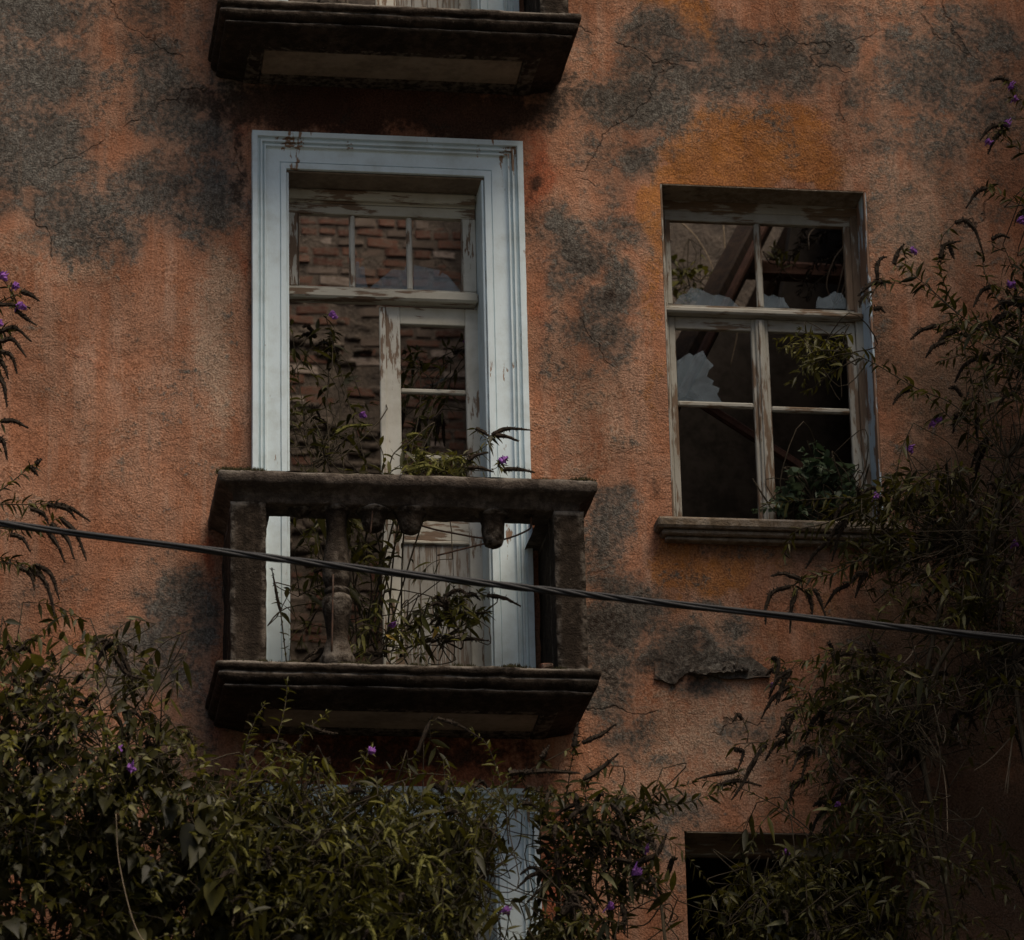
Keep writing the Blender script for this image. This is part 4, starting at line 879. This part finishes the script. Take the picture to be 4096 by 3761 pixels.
# --- butterfly bush between the lower door and the lower window
D = Plant('butterfly_bush', (.75, -1.1, 0), 'butterfly bush with long dark seed heads between lower door and lower window', 'shrub', 'butterfly bushes')
hD = [P(1120, 1740, -1.0), P(1180, 1660, -1.0), P(1100, 1880, -1.1), P(1300, 1780, -1.0)]
for h in hD: trunk(D, h, .024)
mass(D, [(1040,1560),(1150,1530),(1230,1590),(1320,1600),(1290,1680),(1180,1700),(1140,1760),(1080,1760),(1060,1640)], (-1.4, -.8), 44, hD, (.3, .55), .11, .045, (('tuft', 3), ('dry', 1.4)), .5, .9)
mass(D, [(1080,1790),(1150,1780),(1200,1900),(1020,1900),(1040,1840)], (-1.5, -.9), 46, hD, (.3, .5), .10, .045, (('tuft', 3), ('dry', .6)), .5, 1)
mass(D, [(1200,1700),(1320,1680),(1310,1760),(1220,1780)], (-1.3, -.9), 14, hD, (.3, .5), .13, .05, (('tuft', 3), ('dry', 1.4)), .4, .9)
for s_ in ([(1120,1740),(1110,1620),(1120,1520),(1130,1470)], [(1180,1660),(1150,1560),(1180,1510)], [(1180,1660),(1260,1590),(1340,1580),(1420,1555)], [(1180,1660),(1230,1600),(1290,1560),(1360,1540)], [(1120,1740),(1085,1650),(1070,1570)]):
    D.shoot(px(D, s_, -1.0, -1.15), .005, .10, .042, 'tuft', True, .2, own='branch')
for s_ in ([(1147,1532),(1180,1512),(1216,1482)], [(1128,1468),(1136,1420)], [(1136,1612),(1190,1620),(1232,1655)], [(1095,1675),(1098,1715),(1101,1748)], [(1223,1773),(1227,1800),(1228,1836)], [(1030,1520),(1080,1516),(1140,1520)], [(1240,1700),(1290,1680),(1310,1640)], [(1150,1640),(1200,1640),(1260,1665)], [(1130,1560),(1135,1590),(1128,1620)], [(1000,1520),(1040,1516)]): D.spike(px(D, s_, -1.2), .0155)
for s_ in ([(1244,1710),(1262,1718)], [(1268,1668),(1276,1672)], [(1196,1778),(1206,1786)], [(990,1786),(1002,1796)]): D.spike(px(D, s_, -1.25), .024, 'purple', 'flower_head')
D.done()

# --- the big butterfly bush on the right
E_ = Plant('butterfly_bush', (2.9, -1.0, 0), 'tall straggling butterfly bush covering the right side of the wall', 'shrub', 'butterfly bushes')
hE = [P(1800, 1420, -.7), P(1790, 1610, -.8), P(1560, 1800, -.8), P(1720, 1800, -.8), P(1930, 1180, -.7), P(1980, 900, -.7), P(1880, 1060, -.7), P(2080, 700, -.8), P(2100, 440, -.8), P(1990, 1300, -.7), P(2150, 1000, -.8), P(2180, 1400, -.8)]
for h in hE[:4]+hE[9:10]: trunk(E_, h, .032)
for a, b in ((0, 6), (0, 4), (4, 5), (5, 7), (7, 8), (9, 10), (9, 11)):
    h0, h1 = hE[a], hE[b]; E_.twig(catmull([h0, (h0+h1)/2+.06*rng.normal(size=3), h1], 8), .016, .010, k=6, own='branch')
mass(E_, [(1370,1720),(1500,1680),(1700,1620),(1790,1620),(1790,1900),(1360,1900)], (-1.1, -.4), 150, hE[1:4], (.3, .55), .095, .042, (('tuft', 3), ('dry', .4)), .5, 1)
mass(E_, [(1790,1700),(2050,1680),(2050,1900),(1790,1900)], (-1.1, -.4), 26, hE[1:4], (.3, .55), .085, .05, (('tuft', 3), ('dry', .4)), .5, .8)
mass(E_, [(1520,1320),(1620,1290),(1760,1280),(1880,1300),(1840,1480),(1700,1620),(1570,1620),(1530,1480)], (-.9, -.25), 80, hE[:2], (.3, .6), .085, .042, (('tuft', 3), ('dry', 1.3)), .5, .85)
mass(E_, [(1740,950),(1850,930),(2050,900),(2060,1260),(1930,1300),(1760,1180),(1640,1140)], (-1.0, -.25), 105, [hE[4], hE[6], hE[9], hE[10]], (.3, .6), .085, .040, (('tuft', 4), ('dry', .5)), .6, .9)
mass(E_, [(1600,1010),(1740,960),(1760,1140),(1640,1130)], (-.7, -.2), 32, [hE[6]], (.35, .6), .09, .045, (('tuft', 4), ('dry', .6)), .4, .85)
mass(E_, [(1830,620),(2060,560),(2060,920),(1900,900)], (-.9, -.3), 48, [hE[5], hE[7]], (.3, .6), .085, .05, (('tuft', 3), ('dry', 1.6)), .5, .75)
mass(E_, [(1960,430),(2060,420),(2060,620),(1980,620)], (-.9, -.4), 14, [hE[7], hE[8]], (.3, .6), .085, .045, (('tuft', 3), ('dry', 1.6)), .5, .8)
mass(E_, [(1850,1280),(2060,1260),(2060,1480),(1880,1480)], (-.8, -.25), 60, [hE[9], hE[0]], (.3, .6), .075, .055, (('tuft', 3), ('dry', .4)), .6, .6)
mass(E_, [(2060,200),(2500,200),(2560,1900),(2060,1900)], (-1.4, -.3), 260, hE[7:12]+[P(2350, 900, -.8), P(2350, 1500, -.8), P(2350, 500, -.8)], (.3, .7), .11, .06, (('tuft', 1),), .6, 1)  # unseen growth past the right edge, added to shade the wall
yE = -.55
for s_ in ([(2100,440),(2050,330),(2013,300),(1967,268)], [(2100,440),(2060,420),(2010,405),(1940,371)], [(2080,700),(2000,640),(1944,560),(1930,505)], [(1980,900),(1930,720),(1876,608),(1850,537),(1851,507)],
           [(2080,700),(1944,656),(1881,615),(1833,578),(1781,560),(1736,554)], [(1881,615),(1820,560),(1785,530),(1778,500)], [(1980,900),(1880,800),(1803,764),(1721,716),(1673,694),(1610,667),(1575,648)], [(1673,694),(1640,700),(1590,720),(1555,752)], [(1650,690),(1610,690),(1570,705)], [(1690,704),(1640,730),(1590,770)],
           [(1880,1060),(1790,1010),(1700,980),(1560,985),(1508,992)], [(1880,1060),(1744,1073),(1648,1124),(1575,1140)], [(1930,1180),(1780,1110),(1700,1100),(1600,1130)], [(1700,1000),(1620,1030),(1565,1045),(1542,1090)], [(1800,1420),(1700,1320),(1600,1300),(1530,1305)], [(1790,1610),(1700,1500),(1600,1440),(1500,1460)], [(1720,1800),(1600,1640),(1480,1560),(1390,1535)], [(2080,700),(2010,600),(1960,560)], [(2100,440),(2030,250),(1990,170)], [(2080,700),(1990,720),(1900,700),(1850,710)], [(1980,900),(1900,850),(1830,786),(1790,770)], [(1930,1180),(1960,1020),(2000,940)]):
    E_.shoot(px(E_, s_, -.75, yE), .0055, .10, .04, 'tuft', True, .3, sparse=.85, own='branch')
# loose spray of lighter leaves hanging before the window
mass(E_, [(1525,660),(1600,650),(1660,690),(1640,740),(1560,775),(1535,740)], (-.6, -.4), 16, [P(1673, 694, -.5)], (.1, .3), .075, .03, (('tuft', 1),), .3, 1, 'leaf_pale')
for s_ in ([(1982,158),(1962,154),(1946,161)], [(1967,245),(1945,252),(1926,278)], [(1967,258),(1955,275),(1942,303)], [(1939,370),(1920,378),(1900,408)], [(1878,438),(1898,434),(1918,455),(1933,500)], [(1848,507),(1858,482),(1889,474)], [(1866,482),(1876,510)], [(1736,554),(1710,560),(1686,582)], [(1725,550),(1724,525),(1732,508),(1744,505)], [(1758,519),(1765,497),(1777,481)], [(1718,608),(1730,606),(1740,615)], [(1952,563),(1930,572),(1913,604)], [(1950,470),(1968,462),(1985,468)], [(1705,575),(1693,590),(1690,605)],
           [(1553,1153),(1518,1165),(1506,1195),(1505,1228)], [(1566,1160),(1556,1195),(1553,1244)], [(1585,1160),(1594,1185),(1597,1211)], [(1600,1158),(1612,1180),(1623,1212)], [(1575,1140),(1540,1128),(1515,1133)], [(1517,1293),(1530,1300),(1526,1335),(1511,1374)], [(1443,1473),(1461,1480),(1450,1515)], [(1450,1515),(1410,1522),(1367,1532)], [(1505,1466),(1480,1500),(1460,1540),(1438,1573)], [(1410,1545),(1450,1535),(1497,1545)], [(1460,1415),(1450,1405),(1440,1420)], [(1540,1420),(1550,1440),(1552,1460)], [(1700,1530),(1740,1545),(1770,1530)], [(1580,1530),(1560,1550),(1552,1580)], [(1660,1480),(1700,1500),(1730,1530)], [(1920,1000),(1900,960),(1870,950)], [(1960,700),(1940,740),(1925,760)], [(1790,760),(1770,775),(1755,795)], [(1840,640),(1810,650),(1790,668)]):
    E_.spike(px(E_, s_, -.6), .0135)
for s_ in ([(1984,168),(1992,174)], [(1992,192),(2000,198)], [(1975,240),(1987,246)], [(1940,275),(1948,284)], [(2002,430),(2016,442)], [(1789,490),(1803,497)], [(1982,562),(1996,556)], [(1844,822),(1853,832)], [(1787,878),(1793,890)], [(1716,972),(1728,980)], [(1990,1066),(2002,1074)], [(1540,1672),(1556,1680)], [(1644,1578),(1652,1586)], [(1830,830),(1838,836)], [(1515,1345),(1520,1352)]): E_.spike(px(E_, s_, -.62), .02, 'purple', 'flower_head')
for s_ in ([(1958,1000),(1945,1060),(1950,1075),(1980,1110),(2000,1130)], [(1993,1200),(1990,1271),(1996,1394),(1975,1558)], [(1832,1409),(1858,1537),(1863,1645)], [(1996,1440),(1950,1490),(1915,1515)], [(1930,1240),(1940,1150),(1950,1090)], [(2010,1240),(1985,1300),(1960,1340)], [(1800,1270),(1780,1300),(1700,1370),(1660,1400)], [(1925,1250),(1935,1180),(1950,1120)], [(1980,1560),(1990,1460),(2005,1380)], [(1860,1300),(1850,1380),(1838,1430)], [(2000,1040),(1990,1130),(1975,1200)]):
    E_.twig(catmull(px(E_, s_, -.5, -.6), 7), .0045, .0022, 'twig_pale', 5, own='dry_twig')
E_.leaf(P(1858, 1130, -.8), np.array([-.2, 0, -1]), np.array([0, -1, .3]), .1, .35, .1, True, 'leaf')
E_.done()

# --- butterfly bush growing on the balcony and through the doorway
Fb = Plant('butterfly_bush', (-.86, -.12, FLOOR+.01), 'butterfly bush growing on the balcony and filling the open doorway', 'shrub', 'butterfly bushes')
for s_, y0, y1 in (([(735,1290),(760,1170),(790,1060),(805,1000)], -.15, -.3), ([(700,1290),(640,1050),(600,850),(572,640)], -.1, .1), ([(700,1290),(690,1050),(650,840),(600,700)], -.1, .2), ([(740,1290),(720,1000),(690,800),(650,660)], -.1, .3), ([(735,1290),(800,1020),(850,800),(880,680)], -.1, .42), ([(740,1290),(790,1000),(830,800),(820,690)], -.1, .42), ([(735,1290),(770,1000),(800,930),(860,905),(930,890),(962,872)], -.15, -.6), ([(735,1290),(790,1000),(880,925),(920,920)], -.15, -.6), ([(735,1290),(740,1000),(745,900),(720,840)], -.1, -.05), ([(720,1290),(640,1150),(600,1060),(560,1020)], -.1, .1), ([(735,1290),(800,1230),(870,1200),(940,1165)], -.15, -.3), ([(735,1290),(820,1270),(900,1240),(955,1205)], -.15, -.3), ([(720,1290),(690,1240),(650,1235),(600,1225)], -.15, -.3), ([(735,1290),(760,1250),(800,1240)], -.2, -.4), ([(700,1290),(620,1000),(580,880)], -.1, .1), ([(690,1290),(720,1150),(700,1040)], -.1, -.2), ([(700,1290),(610,960),(590,930),(640,905)], -.1, .0), ([(735,1290),(720,1010),(640,940),(600,960)], -.1, .1), ([(735,1290),(830,1010),(880,960),(900,940)], -.15, -.3), ([(735,1290),(760,950),(790,880),(830,860)], -.1, -.1), ([(735,1290),(800,1000),(870,930),(960,925),(990,905)], -.2, -.62)):
    s_ = [(s_[0][0]+random.uniform(-90, 70), 1292)]+[((x+random.uniform(-12, 12)) if i < len(s_)-2 else x, y) for i, (x, y) in enumerate(s_[1:])]
    Fb.shoot(px(Fb, s_, y0, y1), .0055, .115 if y1 > -.5 else .08, .062, 'tuft', True, .4, own='branch', droop=.45, sparse=.62)
hF = [P(735, 1200, -.15), P(640, 900, 0), P(700, 1020, -.1), P(830, 930, -.4), P(850, 760, .4)]
mass(Fb, [(575,640),(740,660),(745,900),(575,920)], (.3, .6), 15, [hF[1]], (.2, .5), .10, .065, (('tuft', 3), ('dry', 1)), .4, .8, droop=.5)
mass(Fb, [(790,660),(910,660),(910,890),(790,890)], (.42, .7), 7, [hF[4]], (.2, .5), .12, .05, (('tuft', 3), ('dry', 1.3)), .4, .8, droop=.5)
mass(Fb, [(700,1000),(850,1000),(820,1150),(700,1150)], (-.35, .1), 7, [hF[2]], (.2, .4), .15, .05, (('tuft', 3),), .4, .9, droop=.6)
mass(Fb, [(800,900),(960,890),(970,930),(800,935)], (-.68, -.4), 12, [hF[3]], (.2, .4), .085, .04, (('tuft', 3), ('green', 1)), .3, .9, 'leaf_pale')
mass(Fb, [(600,1220),(700,1200),(960,1160),(960,1240),(840,1290),(600,1295)], (-.55, -.2), 26, [hF[0], P(760, 1270, -.3), P(860, 1260, -.3)], (.15, .35), .09, .04, (('tuft', 4), ('dry', .3)), .4, .9, 'leaf_pale')
mass(Fb, [(780,1170),(960,1165),(960,1260),(830,1260)], (-.5, -.25), 5, [P(800, 1230, -.3)], (.2, .35), .11, .045, (('tuft', 3), ('dry', 1)), .4, .9)
mass(Fb, [(585,1010),(730,1010),(730,1285),(585,1285)], (-.35, .15), 12, [P(660, 1180, -.15)], (.2, .4), .12, .05, (('tuft', 3), ('dry', .6)), .5, .85, droop=.5)
for s_, y in (([(659,852),(686,838),(732,836)], -.2), ([(799,858),(815,853),(830,856)], -.3), ([(876,908),(900,900),(915,912)], -.66), ([(800,926),(840,916),(870,925)], -.72)): Fb.spike(px(Fb, s_, y), .012, 'spike_green')
for s_, y in (([(967,855),(997,843),(1045,846)], -.7), ([(973,856),(995,858),(1020,868)], -.7), ([(935,842),(950,850),(962,858)], -.66), ([(921,919),(945,920),(970,928)], -.72), ([(991,923),(1020,923),(1052,929)], -.74), ([(957,1171),(990,1176),(1024,1192)], -.35), ([(883,1202),(920,1207),(962,1204)], -.35), ([(874,1260),(920,1256),(962,1260)], -.35), ([(920,905),(935,895),(960,890)], -.7)): Fb.spike(px(Fb, s_, y), .0125)
for s_, y in (([(649,615),(663,626)], .1), ([(710,812),(718,822)], .05), ([(983,908),(998,898)], -.72), ([(770,1225),(774,1234)], -.4), ([(915,668),(920,676)], .45)): Fb.spike(px(Fb, s_, y), .02, 'purple', 'flower_head')
Fb.leaf(P(758, 1248, -.5), np.array([.6, -.3, -.4]), np.array([0, -1, .4]), .075, .3, .1, True, 'yellow'); Fb.leaf(P(862, 1232, -.4), np.array([-.4, -.2, -.8]), np.array([0, -1, .3]), .08, .3, .1, True, 'yellow')
Fb.done()
G = Plant('dry_weed', P(567, 1287, -.42)*np.array([1, 1, 0])+np.array([0, 0, FLOOR+.015]), 'small dry weed with beaded stem beside the left balcony post', 'weed')
G.shoot([G.L]+px(G, [(551,1200),(540,1150),(534,1117)], -.45), .004, .04, .05, None, True, .1, own='stalk'); G.spike(px(G, [(551,1200),(542,1160),(534,1117)], -.45), .008)
G.shoot([G.L]+px(G, [(575,1240),(600,1190)], -.42), .003, .03, .06, 'tuft', True, .3, own='stalk'); G.done()

# --- ivy on the window sill, dry growth in the ruined room
Iv = Plant('ivy', (1.95, .12, WB+.03), 'blue-green ivy creeping over the right end of the window sill', 'ivy', kind='heart', mat='leaf_ivy')
hI = [P(1600, 985, .12), P(1660, 990, .1), P(1560, 1000, .15)]
for h in hI: Iv.twig(catmull([Iv.L, (Iv.L+h)/2+np.array([0, 0, .04]), h], 4), .005, .004)
mass(Iv, [(1530,960),(1560,935),(1600,890),(1620,910),(1660,930),(1690,935),(1700,1005),(1525,1008)], (.0, .42), 62, hI, (.08, .25), .062, .032, (('tuft', 1),), .6, 1, 'leaf_ivy', 'heart', .85, droop=.3)
for s_ in ([(1600,985),(1590,930),(1578,885)], [(1600,985),(1620,940),(1650,915)], [(1560,1000),(1520,1000),(1485,1003)]): Iv.shoot(px(Iv, s_, .1), .003, .05, .03, 'tuft', True, .2, own='vine')
Iv.done()
Dr = Plant('dead_bracken', P(1700, 400, 1.6), 'dead brown bracken and bare twigs hanging inside the window room', 'bracken', mat='spike')
for s_, y0, y1 in (([(1700,400),(1620,460),(1560,500),(1520,560)], 1.6, 1.6), ([(1700,400),(1640,500),(1600,520),(1570,580)], 1.6, 1.5), ([(1700,400),(1600,430),(1570,480),(1560,520)], 1.6, 1.6), ([(1700,400),(1640,520),(1600,560),(1585,590)], 1.6, 1.4)):
    Dr.shoot(px(Dr, s_, y0, y1), .006, .07, .024, None, True, .35, 'spike', W=.2, own='frond')
for s_ in ([(1700,400),(1665,500),(1650,560),(1630,640)], [(1700,400),(1668,470),(1640,510),(1625,560),(1640,600)], [(1700,400),(1600,450),(1590,490)], [(1700,400),(1660,560),(1645,600)], [(1700,400),(1680,520),(1655,590)]):
    Dr.twig(catmull(px(Dr, s_, 1.6, 1.1), 8), .006, .003, 'twig_pale', 5, own='bare_twig')
for s_ in ([(1330,430),(1365,462),(1392,505),(1412,560)], [(1300,600),(1350,556),(1400,545),(1440,528)], [(1420,420),(1432,560),(1450,640),(1436,720)]):
    Dr.twig(catmull(px(Dr, s_, 2.6, 2.4), 8), .005, .0025, 'twig_pale', 5, own='bare_twig')
mass(Dr, [(1335,530),(1400,540),(1390,600),(1340,600)], (2.2, 2.6), 12, [P(1350, 540, 2.4)], (.2, .4), .06, .05, (('tuft', 1),), .4, .7, 'leaf_pale', 'ovate', .6)
mass(Dr, [(1505,480),(1540,470),(1540,510),(1505,510)], (1.2, 1.5), 5, [P(1530, 520, 1.5)], (.1, .2), .08, .04, (('tuft', 1),), .4, .9, 'leaf_pale')
Dr.done()

# --- small things and moss on the balcony
def moss_clump(parent, spots, name='moss'):
    mb = MB()
    for (x, y, z, r, h, n) in spots:
        for q in range(n):
            a = random.random()*6.283; d = r*math.sqrt(random.random()); p = np.array([x+d*math.cos(a), y+d*math.sin(a)*.8, z]); hh = h*(1-.6*(d/r)**2)*random.uniform(.5, 1.2); e = rng.normal(size=3)*.006; w_ = .004
            mb.add([p+[w_, 0, -.006], p+[-w_*.5, w_, -.006], p+[-w_*.5, -w_, -.006], p+[e[0], e[1], hh]], [(0, 1, 3), (1, 2, 3), (2, 0, 3)])
    return link(name, mb.mesh(name, False, False), M['moss'], parent, kind='stuff')
sp = []
for q in range(46):
    x = random.uniform(SX0+.05, SX1-.05); sp.append((x, random.uniform(-SD+.02, -SD+.2), 9.797, random.uniform(.02, .05), random.uniform(.008, .022), 60))
for x in (-1.66, -1.6, -1.55, -1.5, .25, .3): sp.append((x, -.7, 9.797, .06, .03, 160))
sp.append((-1.2, -.715, 9.797, .035, .035, 140)); sp.append((-.92, -.72, 9.797, .03, .025, 100))
moss_clump(balcony, sp)
sp = [(random.uniform(SX0+.05, SX1-.05), random.uniform(-SD+.02, -SD+.25), FLOOR+.022, random.uniform(.03, .07), random.uniform(.01, .03), 80) for q in range(60)]
moss_clump(balcony, sp)
p = P(1073, 1298, -.68); link('brick_fragment', MB().box(-.035, .035, -.03, .03, 0, .035, .012, .008).mesh('brick_fragment'), M['brick'], label='small orange brick fragment at the foot of the right balcony post', cat='rubble').location = (p[0], -.69, FLOOR+.018)
